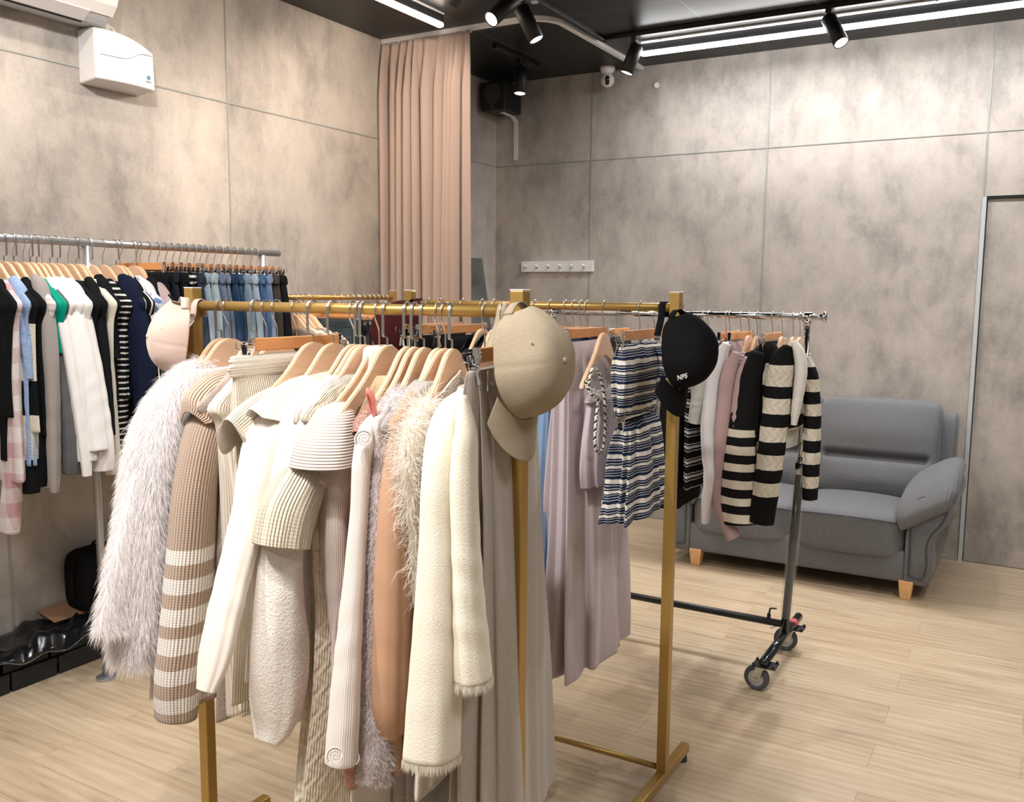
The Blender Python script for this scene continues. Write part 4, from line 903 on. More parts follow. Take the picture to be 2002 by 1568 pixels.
# 15 white fringe jacket
R = rail_root(884, 'front', 0.22); hanger(R, 'white frayed jacket with pearl strings', True)
t = G_('frayed_jacket', 'white jacket covered in long frayed threads, hung with pearls', 'jacket', R); m = fabric('frayed_ivory', (0.78, 0.70, 0.60), 'tweed', col2=(0.88, 0.84, 0.78)); mf = fibre('white_thread', (0.90, 0.86, 0.80))
o, P = px_body(R, t, m, [(785, 850, -.07), (815, 828, -.15), (880, 812), (1000, 815), (1150, 818), (1300, 815), (1560, 800)], hv=.028, amp=.05, uf=-.15, sk=4)
strands('threads', P, mf, o, 5200, 0.026, 0.0008, 0.9, 7, 0.6, curl=0.15, rows=(2, 70))
o, P = sleeve(R, t, m, [(790, 848, 12), (812, 832, 24), (850, 815, 28), (900, 803, 22), (960, 806, 18), (1050, 812, 15), (1170, 815, 10)], b=.04, amp=.05)
strands('threads', P, mf, o, 4200, 0.034, 0.0009, 0.5, 8, 0.7, curl=0.2)
# pearls
MPEARL = mat('pearl', (0.82, 0.78, 0.72), 0.2, spec=0.7, sheen=0.2)
t = G_('pearl_choker', 'five row pearl choker wrapped round the neck of a wooden hanger', 'necklace', R)
def pearls(name, pts, r, t):
    C = crom([tuple(p) for p in pts], 400); d = np.r_[0, np.cumsum(np.linalg.norm(np.diff(C, axis=0), axis=1))]
    k = int(d[-1] / (2.02 * r)); s = np.linspace(0, d[-1], k); bm = B()
    for q in s: sph(bm, [np.interp(q, d, C[:, i]) for i in range(3)], r, 10)
    return bm_obj(name, bm, MPEARL, t, True)
for i in range(5):
    z = -.150 - i * .0085; pts = [(.014, -.012, z + .016), (.017, .01, z + .010), (.018, .05, z), (.017, .078, z - .012), (.012, .098, z - .024), (.0, .104, z - .03), (-.012, .090, z - .018), (-.016, .05, z)]
    pearls('pearl_string', [(-a, b, c) for a, b, c in pts], .0029 - .0002 * (i % 2), t)
bm = B(); box(bm, (-.014, -.016, -.152), (.004, .006, .036), .001); bm_obj('clasp', bm, MCHROME, t)
t = G_('pearl_necklace', 'short loop of pearls dangling below the pearl choker', 'necklace', R)
z = -.205
pearls('pearl_string', [(-.030, .075, z), (-.040, .085, z - .035), (-.042, .078, z - .07), (-.040, .068, z - .035), (-.030, .065, z)], .0030, t)
# 17 cream tweed jacket
R = rail_root(948, 'front', 0.22); hanger(R, 'cream tweed jacket with fringed hem')
t = G_('tweed_jacket', 'cream tweed jacket with a flared fringed sleeve, left of the beige trousers', 'jacket', R); m = fabric('cream_tweed', (0.80, 0.74, 0.61), 'tweed', col2=(0.86, 0.81, 0.70)); mfr = fibre('cream_thread', (0.90, 0.86, 0.78))
px_body(R, t, m, [(745, 930, -.07), (770, 905, -.15), (830, 878), (950, 885), (1150, 892), (1330, 892)], uf=-.15, hv=.035, amp=.03)
o, P = sleeve(R, t, m, [(780, 905, 16), (820, 888, 34), (870, 872, 38), (950, 864, 38), (1050, 862, 40), (1200, 857, 45), (1350, 852, 51), (1468, 847, 54)], b=.055, amp=.03, wrin=.008, seed=4, lip=.02)
edge_fringe('fringe', P, mfr, o, 1500, 0.020, 0.0009, seed=3)
o, P = sleeve(R, t, m, [(775, 905, 8), (810, 908, 16), (850, 911, 22), (900, 908, 26), (1000, 909, 27), (1100, 913, 28), (1200, 918, 31), (1322, 925, 37)], a=.045, u=.27, amp=.03, name='front_panel', seed=7, lip=.02)
edge_fringe('fringe', P, mfr, o, 1100, 0.020, 0.0009, seed=4)
# 18 beige wide trousers on clips
R = rail_root(984, 'front', 0.17); clip_hanger(R, 'beige wide leg trousers')
t = G_('wide_trousers', 'grey beige wide leg wool trousers at the right end of the nearest gold rack', 'trousers', R); m = fabric('oatmeal_wool', (0.40, 0.355, 0.315), 'melange', col2=(0.46, 0.415, 0.37))
rows = [(-.142, .180, -.175, .010), (-.165, .182, -.178, .016), (-.20, .184, -.18, .02), (-.4, .19, -.20, .032), (-.8, .20, -.235, .042), (-1.24, .21, -.27, .05)]
body(R, t, m, rows, neck=True, amp=0.16, ks=(5, 9, 14), sup=0.7, seed=21, seg=220, grow=0.5)
for u in (-.09, .02, .13): bm = B(); box(bm, (-.0185, u, -.163), (.003, .010, .042), .001); bm_obj('belt_loop', bm, m, t)
# hidden behind, two extra light garments that fill the bundle
for i, (px, c, hem, lab, n) in enumerate(((541, (0.80, 0.73, 0.64), -1.0, 'pale cream long knit behind the clipped skirt', 'knit_dress'), (704, (0.80, 0.76, 0.70), -1.28, 'long ivory knit dress reaching below the cable knit', 'knit_dress'), (871, (0.42, 0.40, 0.38), -1.18, 'silvery grey sparkling dress showing below the tweed jacket', 'knit_dress'))):
    R = rail_root(px, 'front'); hanger(R, lab, i == 1); t = G_(n, lab, 'dress', R)
    body(R, t, fabric(n + '_%d' % i, c, 'rib' if i < 2 else 'boucle', 0.006), body_rows(hem, .19, .03), amp=.08, seed=30 + i)
# second small things: pink clip
R = rail_root(797, 'front', 0.14)
t = G_('hair_clip', 'salmon pink plastic hair clip pinned near the rose sequinned strap', 'hair clip', R)
MPINK = mat('salmon_plastic', (0.85, 0.28, 0.24), 0.25, spec=0.6)
a = R.loc(690, 758); b = R.loc(705, 812)
for s, w in ((-1, .0075), (1, .006)):
    C = crom([tuple(a + Vector((-.034 + s * .0, 0, 0))), tuple(a * .65 + b * .35 + Vector((-.036 + s * .005, 0, 0))), tuple(b + Vector((-.034 + s * .002, 0, 0)))], 26)
    rr = np.interp(np.linspace(0, 1, 26), [0, .1, .7, 1], [w * .5, w, w * .9, w * .55])
    link('jaw', grid_mesh('jaw', ring_loft(C, rr, rr * .5, False, 20, sup=.7), True, True, True), MPINK, t)
bm = B(); p = a * .5 + b * .5 + Vector((-.042, 0, 0)); cyl(bm, p, p + Vector((-.004, 0, 0)), .003, 12); bm_obj('hinge', bm, MCHROME, t)
# ------------------------------------------------------------------ middle gold rack
def trousers(name, label, cat, R, m, hem=-1.05, w=.18, th=.03, flare=0.0, amp=.08, seed=0, rows=None, ks=(4, 7, 11), group=None, seg=96, n=70, band=True):
    t = G_(name, label, cat, R, group)
    rows = rows or [(-.140, w, -w, .010), (-.165, w + .002, -w - .002, .016), (-.21, w, -w, .022), (-.35, w + .01, -w - .01, th), (hem * .6, w + .01 + flare / 2, -w - .01 - flare / 2, th * 1.1), (hem, w + .01 + flare, -w - .01 - flare, th * 1.15)]
    body(R, t, m, rows, n=n, seg=seg, neck=True, amp=amp, ks=ks, sup=.65, seed=seed, grow=.6)
    if band: body(R, t, m, [(-.137, w + .002, -w - .002, .013), (-.150, w + .006, -w - .006, .0185), (-.172, w + .006, -w - .006, .0195), (-.178, w + .003, -w - .003, .018)], n=14, seg=48, neck=True, amp=.03, sup=.65, name='waistband', lip=.003, seed=seed)
    return t
NAVY = (0.018, 0.028, 0.07)
R = rail_root(838, 'mid', .05); clip_hanger(R, 'white gathered shorts')
trousers('shorts', 'white shorts with gathered elastic waist near the maroon cap', 'shorts', R, fabric('white_gathered_cotton', (0.74, 0.69, 0.60), 'rib', 0.02, strength=.8), -.42, .15, .035, .02, .1)
R = rail_root(862, 'mid', .05); clip_hanger(R, 'black gathered skirt')
trousers('skirt', 'black gathered skirt behind the front rail, left of the black shirts', 'skirt', R, fabric('black_rib', (0.012, 0.012, 0.014), 'rib', 0.008), -.55, .16, .03, .02, .1)
R = rail_root(905, 'mid', .02); clip_hanger(R, 'black wide culottes')
trousers('culottes', 'black culottes on the clip hanger left of the black shirts', 'trousers', R, fabric('black_crepe', (0.014, 0.014, 0.016)), -.6, .16, .03, .02, .1)
MBLKC = fabric('black_cotton', (0.013, 0.014, 0.017))
def collar(R, t, m, w=.07, h=.045):
    for s in (-1, 1):
        pts = [(-.0, .0, -.098), (s * .026, .02, -.100), (s * .030, .055, -.118), (s * .026, .085, -.14)]
        C = crom(pts, 24); n = len(C); V = np.stack([C, C + np.array([s * .012, .012, -h * .5]), C + np.array([s * .014, .02, -h])], 1)
        o = link('collar', grid_mesh('collar', V, False), m, t); q = o.modifiers.new('s', 'SOLIDIFY'); q.thickness = .003
for px, lab, hem in ((943, 'black shirt with pointed collar on the middle gold rack', -.7), (966, 'black shirt right behind the beige cap', -.68)):
    R = rail_root(px, 'mid', .1); hanger(R, lab); t = G_('shirt', lab, 'shirt', R)
    body(R, t, MBLKC, body_rows(hem, .2, .028), amp=.06); collar(R, t, MBLKC)
    world_sleeve(t, MBLKC, 1, .55); world_sleeve(t, MBLKC, -1, .55)
R = rail_root(1046, 'mid', .02); clip_hanger(R, 'black straight trousers')
trousers('straight_trousers', 'black straight trousers between the beige cap and the blue trousers', 'trousers', R, MBLKC, -1.12, .16, .025, .0, .08)
bl = fabric('sky_blue_tweed', (0.16, 0.27, 0.44), 'tweed', col2=(0.25, 0.37, 0.55))
R = rail_root(1106, 'mid', .04); clip_hanger(R, 'light blue tweed trousers')
t = G_('blue_trousers', 'light blue tweed trousers, narrow strip left of the lilac trousers', 'trousers', R)
body(R, t, bl, [(-.140, .15, -.15, .010), (-.165, .155, -.155, .018), (-.21, .16, -.155, .024), (-.35, .175, -.165, .03), (-.8, .215, -.18, .034), (-1.24, .225, -.19, .036)], amp=.08, sup=.65, seed=4)
R = rail_root(1122, 'mid'); clip_hanger(R, 'dark short skirt behind the lilac trousers'); trousers('skirt', 'dark short skirt hidden behind the lilac trousers', 'skirt', R, MBLKC, -.6, .15, .02)
R = rail_root(1148, 'mid'); clip_hanger(R, 'lilac tweed wide trousers')
LIL = (0.50, 0.42, 0.44); ml = fabric('lilac_tweed', LIL, 'tweed', col2=(0.60, 0.53, 0.57))
t = G_('wide_trousers', 'pale lilac tweed wide leg trousers on the middle gold rack', 'trousers', R)
body(R, t, ml, [(-.138, .165, -.15, .012), (-.16, .168, -.155, .022), (-.2, .17, -.16, .03), (-.35, .18, -.18, .045), (-.8, .19, -.225, .065), (-1.2, .20, -.255, .078)], n=110, amp=.17, ks=(6, 9, 15), sup=.7, seed=22, seg=260, grow=.35)
bm = B(); C = crom([(-.024, .155, -.145), (-.03, .13, -.148), (-.03, .0, -.15), (-.028, -.13, -.15)], 10)
# lilac halter top with braided trim
R = rail_root(1181, 'mid', .12); hanger(R, 'pale lilac halter top with braided trim')
t = G_('halter_top', 'pale lilac tweed halter top with a black and white braided strap', 'top', R)
out = [(z, un * .93, -un * .93, h * .8) for z, un, h in SHO[2:]]
rows = []
for py, x in ((790, 1142), (860, 1136), (920, 1134), (955, 1136)):
    u, z = edge(R, x, py, .03); rows.append((z, u, -.18, .034))
u0, zt = edge(R, 1150, 765, .02)
body(R, t, ml, [(zt, .10, -.10, .020), (zt - .03, .15, -.14, .028)] + rows, amp=.10, seed=5)
mbd = mat('braid', (0.8, 0.78, 0.7), .8); mbk = mat('braid_black', (0.012, 0.012, 0.014), .8)
def braid(pts, t, r=.0042):
    C = crom([tuple(p) for p in pts], 240); d = np.r_[0, np.cumsum(np.linalg.norm(np.diff(C, axis=0), axis=1))]; T = np.gradient(C, axis=0); T /= np.linalg.norm(T, axis=1)[:, None]
    N = np.cross(T, (1, 0, 0)); N /= np.linalg.norm(N, axis=1)[:, None] + 1e-9; S = np.cross(N, T)
    for k in range(3):
        ph = d / .012 * 2 * PI / 3 * 1.5 + k * 2 * PI / 3
        Q = C + N * (np.sin(ph) * r * 1.1)[:, None] + S * (np.sin(2 * ph) * r * .5)[:, None]
        T2 = np.gradient(Q, axis=0); T2 /= np.linalg.norm(T2, axis=1)[:, None]; N2 = np.cross(T2, (1, 0, 0)); N2 /= np.linalg.norm(N2, axis=1)[:, None] + 1e-9; S2 = np.cross(N2, T2)
        th = np.linspace(0, 2 * PI, 8, endpoint=False); rr = r * (.62 if k else .8)
        link('braid_strand', grid_mesh('braid', Q[:, None] + rr * (np.cos(th)[None, :, None] * N2[:, None] + np.sin(th)[None, :, None] * S2[:, None])), mbd if k < 2 else mbk, t)
def lp(px, py, v): p = R.loc(px, py); return (p.x + v, p.y, p.z)
braid([lp(1138, 752, -.02), lp(1146, 722, -.022), lp(1155, 735, -.03), lp(1162, 780, -.034), lp(1161, 840, -.038), lp(1155, 875, -.04), lp(1146, 882, -.04), lp(1139, 865, -.04), lp(1142, 820, -.038), lp(1150, 780, -.034)], t)
braid([lp(1133, 745, -.018), lp(1138, 768, -.03), lp(1150, 776, -.034)], t)
braid([lp(1190, 745, -.036), lp(1200, 752, -.036), lp(1203, 764, -.036)], t)
# striped bandeau + shorts
sb = []
zz = 0
for w, c in ((.008, (.72, .69, .63)), (.004, NAVY), (.0015, (.7, .68, .62)), (.006, NAVY), (.0015, (.7, .68, .62)), (.006, NAVY), (.0015, (.7, .68, .62)), (.010, NAVY), (.013, (.72, .69, .63)), (.005, NAVY), (.0015, (.7, .68, .62)), (.007, NAVY), (.002, (.7, .68, .62)), (.005, NAVY)):
    sb.append((zz, c)); zz += w
ms = fabric('navy_white_stripe', NAVY, 'plain', bands=sb, period=zz, soft=.006)
R = rail_root(1252, 'mid', .02); clip_hanger(R, 'navy and white striped bandeau top')
t = G_('bandeau_top', 'navy and white striped bandeau top with a knotted front', 'top', R)
body(R, t, ms, [(-.140, .155, -.15, .010), (-.155, .165, -.152, .022), (-.20, .170, -.150, .035), (-.27, .172, -.14, .032), (-.33, .165, -.13, .026), (-.355, .16, -.12, .02)], n=50, amp=.07, ks=(5, 8, 13), sup=.65, seed=3, neck=True)
C = crom([(-.028, -.10, -.15), (-.045, -.10, -.19), (-.048, -.10, -.24), (-.04, -.11, -.29)], 40); P = ring_loft(C, np.full(40, .022) * np.linspace(1.6, 1, 40), np.full(40, .012), False, 48, amp=.12, ks=(3, 6, 9), seed=2); part('knot', P, ms, t)
t = G_('pleated_shorts', 'navy and white striped gathered shorts hanging under the matching bandeau top', 'shorts', R)
body(R, t, ms, [(-.375, .125, -.155, .012), (-.395, .13, -.16, .026), (-.43, .145, -.165, .034), (-.50, .165, -.170, .043), (-.60, .185, -.175, .05), (-.675, .20, -.18, .055)], n=80, amp=.14, ks=(7, 11, 16), sup=.7, seed=6, seg=240, grow=.3)
t = thing('clip_hanger', 'orange wood clip hanger holding the striped shorts under the bandeau top', 'hanger', R.p + Vector((0, 0, -.235)), R.rot, 'wooden clip hangers on the racks')
put('clip_bar', ME_BAR, t); put('clip', ME_CLIP, t, (0, .125, 0)); put('clip', ME_CLIP, t, (0, -.125, 0), PI); put('hook', ME_HR, t)
R = rail_root(1338, 'chrome', .02); clip_hanger(R, 'black quilted skirt')
trousers('quilted_skirt', 'black quilted skirt behind the gold post under the black cap', 'skirt', R, fabric('black_quilt', (0.014, 0.013, 0.014), 'quilt'), -.86, .17, .05, .02, .06)
for i, (px, c, lab) in enumerate(((1076, (.02, .03, .05), 'dark blue skirt just right of the beige cap'), (1208, (.03, .03, .035), 'charcoal skirt hidden behind the striped bandeau'), (1280, (.45, .42, .38), 'light beige skirt hidden beside the striped bandeau'), (1136, (.10, .17, .30), 'blue denim skirt hidden behind the lilac trousers'))):
    R = rail_root(px, 'mid' if i in (0, 3) else 'chrome', .03); clip_hanger(R, lab); trousers('skirt', lab, 'skirt', R, fabric('skirt_%d' % i, c), -.50, .15, .02, seed=i)

# ------------------------------------------------------------------ chrome rack (seen almost along the hangers)
UN = .20
def ch_sleeve(R, t, m, pts, **kw): return sleeve(R, t, m, pts, a=.05, u=UN, **kw)
BW = (0.012, 0.012, 0.013); CR = (0.70, 0.65, 0.55)
R = rail_root(1376, 'chrome', .03); hanger(R, 'black and white striped knit top under a silver blouse')
t = G_('striped_shirt', 'black knit top with thin white stripes right of the gold post', 'top', R); m = fabric('thin_stripe_knit', BW, 'rib', .004, bands=[(0, BW), (.030, (.6, .6, .6)), (.034, BW), (.040, (.6, .6, .6)), (.052, BW), (.06, (.6, .6, .6))], period=.064)
body(R, t, m, body_rows(-.74, .19, .035), amp=.07)
R = rail_root(1386, 'chrome', .03); hanger(R, 'silvery grey short sleeve blouse')
t = G_('blouse', 'silvery grey satin blouse with short sleeves behind the black cap', 'blouse', R); m = fabric('silver_satin', (0.42, 0.42, 0.40), 'plain', rough=.35)
body(R, t, m, body_rows(-.40, .2, .035), amp=.07); ch_sleeve(R, t, m, [(700, 1392, 8), (735, 1380, 14), (780, 1368, 17), (826, 1360, 14)], amp=.06)
R = rail_root(1421, 'chrome', .02); hanger(R, 'white long sleeve shirt')
t = G_('shirt', 'plain white shirt with long hanging sleeves on the chrome rack', 'shirt', R); m = fabric('white_poplin', (0.66, 0.64, 0.66), 'plain', rough=.7)
body(R, t, m, body_rows(-.62, .2, .04), amp=.08)
ch_sleeve(R, t, m, [(672, 1420, 8), (700, 1408, 14), (760, 1394, 17), (850, 1388, 18), (930, 1393, 17), (975, 1386, 14), (1022, 1378, 7)], amp=.07, wrin=.04)
R = rail_root(1428, 'chrome'); clip_hanger(R, 'dark grey folded skirt on the chrome rack'); trousers('skirt', 'dark grey folded skirt on the chrome rack', 'skirt', R, fabric('grey_skirt', (.1, .1, .1)), -.4, .15, .018)
PK = (0.50, 0.35, 0.345)
R = rail_root(1450, 'chrome', -.03); clip_hanger(R, 'dusty pink ribbed sweater')
t = G_('pink_sweater', 'dusty pink ribbed sweater with a clipped high collar on the chrome rack', 'sweater', R); m = fabric('dusty_pink_knit', PK, 'rib', .005, strength=.7)
body(R, t, m, [(-.135, .15, -.11, .012), (-.16, .155, -.12, .035), (-.21, .17, -.15, .05), (-.26, .20, -.19, .045), (-.34, .22, -.21, .042), (-.70, .215, -.21, .042)], amp=.05, seed=3)
ch_sleeve(R, t, m, [(690, 1440, 9), (725, 1428, 16), (780, 1421, 17), (850, 1414, 17), (920, 1406, 15), (975, 1406, 14), (1010, 1416, 13), (1052, 1434, 14)], amp=.05)
tag(ch_sleeve(R, t, m, [(700, 1462, 9), (740, 1452, 14), (800, 1446, 16), (860, 1442, 15)], amp=.05, name='sleeve_fold')[0])
R = rail_root(1466, 'chrome'); hanger(R, 'pink and black pinstripe blouse')
t = G_('pinstripe_blouse', 'pink blouse with fine black stripes squeezed between pink sweater and black cardigan', 'blouse', R); m = fabric('pink_pinstripe', (0.60, 0.46, 0.44), 'plain', bands=[(0, (0.60, 0.46, 0.44)), (.010, BW)], period=.013)
body(R, t, m, body_rows(-.5, .2, .022), amp=.04)
R = rail_root(1482, 'chrome', .02); hanger(R, 'black knit coat with cream striped skirt part')
t = G_('striped_coat', 'long knit cardigan, solid black above and cream and black stripes below', 'cardigan', R)
z0 = -R.loc(1440, 835, UN).z; z1 = -R.loc(1440, 1000, UN).z; pz = (z1 - z0) / 5.0
bands = [(0.0, BW)]
for i in range(6): bands += [(z0 + i * pz, CR), (z0 + (i + .48) * pz, BW)]
m = fabric('black_cream_stripe_knit', BW, 'rib', .004, bands=bands, strength=.5)
body(R, t, m, body_rows(-R.loc(1440, 1022, UN).z * -1, .19, .04), amp=.04)
ch_sleeve(R, t, m, [(690, 1480, 14), (740, 1466, 22), (830, 1452, 27), (900, 1447, 32), (980, 1443, 36), (1022, 1445, 36)], amp=.03, wrin=.01)
R = rail_root(1512, 'chrome', -.02); clip_hanger(R, 'black turtleneck knit')
t = G_('turtleneck', 'black knit turtleneck clipped at its collar beside the black and cream cardigans', 'sweater', R)
mk = fabric('black_knit', BW, 'rib', .004, strength=.5)
body(R, t, mk, [(-.135, .13, -.12, .02), (-.16, .14, -.13, .05), (-.22, .15, -.14, .055), (-.27, .19, -.18, .05), (-.36, .2, -.19, .045), (-.5, .2, -.19, .04)], amp=.04)
R = rail_root(1531, 'chrome', .02); hanger(R, 'black and cream cable cardigan')
t = G_('cable_cardigan', 'black and cream striped cable knit cardigan next to the chrome post', 'cardigan', R)
z0 = -R.loc(1515, 745, UN).z; z1 = -R.loc(1515, 925, UN).z; pz = (z1 - z0) / 3.3; bands = [(0.0, BW), (z0 - .035, CR), (z0, CR)]
for i in range(5): bands += [(z0 + (i + .12) * pz, BW), (z0 + (i + .58) * pz, CR)]
bands[1] = (z0 - .07, CR); m = fabric('black_cream_cable', BW, 'cable', .006, bands=bands[:-1], strength=.9)
ch_sleeve(R, t, m, [(678, 1540, 10), (705, 1530, 24), (760, 1522, 27), (850, 1512, 27), (940, 1500, 26), (1020, 1488, 25)], amp=.04)
px = R.loc(1560, 900, .05)
body(R, t, m, body_rows(-.50, .2, .05, .0), amp=.05, seed=8)
R = rail_root(1553, 'chrome', .02); hanger(R, 'white blouse with a long soft collar', False)
t = G_('blouse', 'white blouse with long lapel collar hanging against the chrome post', 'blouse', R); m = fabric('white_crepe', (0.70, 0.68, 0.64), 'plain', rough=.7)
body(R, t, m, body_rows(-.53, .19, .04), amp=.08)
ch_sleeve(R, t, m, [(668, 1552, 6), (690, 1562, 11), (730, 1566, 12), (790, 1558, 10), (830, 1552, 6)], name='collar', amp=.03)
R = rail_root(1566, 'chrome', .0); hanger(R, 'second striped knit sweater at the rack end')
t = G_('striped_sweater', 'black and cream striped sweater at the very end of the chrome rack', 'sweater', R)
m2 = fabric('black_cream_cable_two', BW, 'cable', .006, bands=[(0, BW), (.05, CR)], period=.098, strength=.9)
body(R, t, m2, body_rows(-.45, .2, .035), amp=.05, seed=3)
sleeve(R, t, m2, [(700, 1575, 10), (740, 1584, 16), (820, 1588, 17), (900, 1586, 17), (975, 1583, 15)], a=.05, u=.1, amp=.05)

# ------------------------------------------------------------------ tall grey rail: tops, then clipped jeans
BK = (0.010, 0.011, 0.013); WH = (0.78, 0.77, 0.76)
def grey_top(px, name, label, cat, m, pts, hem=-.62, flat=None, th=.022, seed=0, ms=None, far=True):
    R = rail_root(pts[1][1] - 53, 'grey', random.uniform(-.06, .06)); hanger(R, label, (seed % 2 == 0) if flat is None else flat)
    t = G_(name, label, cat, R)
    hem = R.loc(pts[-1][1], pts[-1][0]).z + .04 if hem is None else hem
    body(R, t, m, body_rows(hem, .195, th), n=60, seg=80, amp=.06, seed=seed)
    r = sleeve(R, t, ms or m, pts, b=.035, amp=.05, seed=seed, n=70, seg=56)
    if far: world_sleeve(t, m, -1, .5, seed=seed)
    return R, t, r
F = fabric
grey_top(5, 'sweater', 'black knit sweater at the left edge of the picture', 'sweater', F('black_wool', BK, 'rib', .006), [(548, -2, 8), (580, 4, 16), (650, 9, 15), (780, 12, 13), (898, 13, 11)])
pl = F('pink_grey_plaid', (0.70, 0.66, 0.66), 'plaid', .11, col2=(0.52, 0.32, 0.34))
grey_top(21, 'plaid_coat', 'long fuzzy pink and white checked coat on the tall grey rail', 'coat', pl, [(552, 8, 8), (580, 16, 15), (650, 22, 16), (760, 25, 17), (880, 28, 18), (1000, 22, 21), (1038, 20, 19)], -.85, th=.03, seed=1)
z0 = 0.42
cb = F('colour_block_knit', BK, 'boucle', bands=[(0, BK), (.30, CR), (.50, BK), (.62, CR), (.78, BK)])
grey_top(31, 'colour_block_cardigan', 'black cardigan with big cream blocks on its sleeve', 'cardigan', cb, [(548, 26, 8), (590, 38, 14), (720, 50, 18), (830, 56, 18), (962, 60, 17)], -.68, seed=2)
grey_top(28, 'fluffy_sweater', 'fluffy sky blue sweater behind the colour block cardigan', 'sweater', F('sky_blue_boucle', (0.30, 0.42, 0.66), 'boucle'), [(545, 25, 10), (580, 40, 17), (660, 50, 14), (740, 58, 8)], -.8, seed=3)
grey_top(42, 'turtleneck', 'black high collar sweater on the tall grey rail', 'sweater', F('black_knit_two', BK, 'rib', .005), [(545, 48, 8), (575, 58, 14), (650, 67, 14), (780, 74, 12), (900, 80, 12), (950, 82, 9)], -.7, seed=4)
grey_top(57, 'striped_shirt', 'pink and white striped shirt showing as a thin strip', 'shirt', F('pink_white_stripe', (0.75, 0.66, 0.67), 'plain', bands=[(0, (.75, .7, .71)), (.012, (.6, .47, .49))], period=.02), [(548, 62, 6), (600, 76, 8), (700, 84, 7), (850, 89, 6), (952, 93, 6)], -.66, seed=5)
grey_top(68, 'grey_sweater', 'mid grey fine knit sweater on the tall grey rail', 'sweater', F('grey_fine_knit', (0.33, 0.30, 0.285), 'plain'), [(540, 66, 8), (565, 78, 17), (640, 93, 17), (760, 102, 15), (880, 105, 14), (935, 106, 12), (962, 107, 8)], -.68, seed=6)
grey_top(75, 'green_top', 'emerald green top peeking out beside the grey sweater', 'top', F('emerald_satin', (0.0, 0.28, 0.20), 'plain', rough=.5), [(548, 84, 7), (575, 96, 12), (640, 112, 11), (690, 120, 7)], -.5, seed=7)
mg = F('charcoal_jersey', (0.105, 0.105, 0.115), 'plain')
grey_top(86, 'sweatshirt', 'charcoal grey sweatshirt with ribbed hem on the tall grey rail', 'sweatshirt', mg, [(570, 96, 8), (610, 110, 15), (700, 121, 19), (820, 138, 22), (890, 142, 22), (923, 142, 20)], -.62, seed=8)
WHF = F('white_jersey', WH, 'plain')
for i, (px, pts, lab) in enumerate((
    (97, [(545, 95, 8), (575, 108, 15), (650, 130, 16), (760, 150, 15), (880, 166, 12), (930, 170, 9)], 'white sweatshirt, the one nearest the charcoal sweatshirt'),
    (108, [(545, 108, 8), (575, 122, 15), (650, 142, 17), (760, 160, 19), (900, 172, 18)], 'white sweatshirt, second from the charcoal one'),
    (117, [(545, 120, 8), (570, 133, 15), (650, 154, 18), (760, 174, 20), (880, 190, 20)], 'white sweatshirt, third from the charcoal one'),
    (127, [(548, 134, 8), (575, 148, 17), (650, 166, 19), (760, 184, 22), (870, 200, 22), (918, 203, 20)], 'white sweatshirt with a broad ribbed hem, nearest the grey post'))):
    grey_top(px, 'white_sweatshirt', lab, 'sweatshirt', WHF, pts, -.64 - .01 * i, th=.026, seed=9 + i)
grey_top(137, 'black_jacket', 'black jacket just left of the grey post', 'jacket', F('black_wool_two', BK), [(552, 148, 8), (580, 163, 13), (660, 180, 14), (760, 196, 13), (850, 212, 10)], -.65, seed=14)
grey_top(191, 'jacket', 'black jacket with a white inner edge right of the grey post', 'jacket', F('black_wool_three', BK), [(545, 172, 8), (575, 184, 13), (660, 198, 13), (760, 208, 12), (850, 218, 8)], -.62, seed=15)
grey_top(202, 'cream_sweater', 'cream sweater showing as a narrow strip behind the black jacket', 'sweater', F('cream_jersey', (0.70, 0.66, 0.58)), [(548, 186, 6), (590, 200, 8), (700, 212, 10), (800, 219, 10), (925, 222, 16)], -.62, seed=16)
grey_top(213, 'boucle_jacket', 'black boucle jacket under a wooden hanger', 'jacket', F('black_boucle', BK, 'boucle'), [(540, 192, 9), (570, 206, 15), (640, 218, 12), (700, 226, 10)], -.6, seed=17)
bw = F('breton_stripe', BK, 'plain', bands=[(0, BK), (.0155, (.75, .73, .7))], period=.0225)
grey_top(226, 'breton_top', 'black and white horizontal striped knit top', 'top', bw, [(548, 212, 8), (580, 226, 17), (640, 234, 18), (720, 238, 15), (800, 238, 13), (885, 236, 12)], -.6, seed=18)
grey_top(243, 'navy_sweater', 'dark navy smooth sweater on the tall grey rail', 'sweater', F('navy_knit', (0.010, 0.014, 0.035)), [(540, 238, 9), (565, 252, 20), (640, 266, 25), (720, 278, 25), (800, 284, 22), (860, 282, 20)], -.6, seed=19)
grey_top(257, 'striped_blouse', 'blouse with slanted black and white stripes', 'blouse', F('slant_stripe', BK, 'plain', bands=[(0, BK), (.016, (.75, .74, .74))], period=.024, axis='u'), [(545, 262, 8), (580, 278, 15), (640, 290, 17), (700, 300, 15), (770, 305, 12)], -.55, seed=20)
grey_top(266, 'floral_blouse', 'white blouse with blue flower print', 'blouse', F('blue_floral', (0.72, 0.73, 0.76), 'floral', col2=(0.13, 0.2, 0.42)), [(543, 268, 8), (570, 286, 17), (640, 306, 17), (700, 316, 14)], -.5, seed=21)
grey_top(283, 'mauve_blouse', 'dusty mauve blouse behind the black shirt', 'blouse', F('mauve_crepe', (0.42, 0.34, 0.34)), [(548, 300, 7), (575, 318, 14), (640, 334, 13), (700, 342, 11)], -.5, seed=23)
grey_top(273, 'black_tee', 'black short sleeve shirt next to the clipped jeans', 'shirt', F('black_jersey', BK), [(545, 294, 9), (570, 312, 17), (620, 330, 17), (660, 336, 15)], -.48, seed=22)
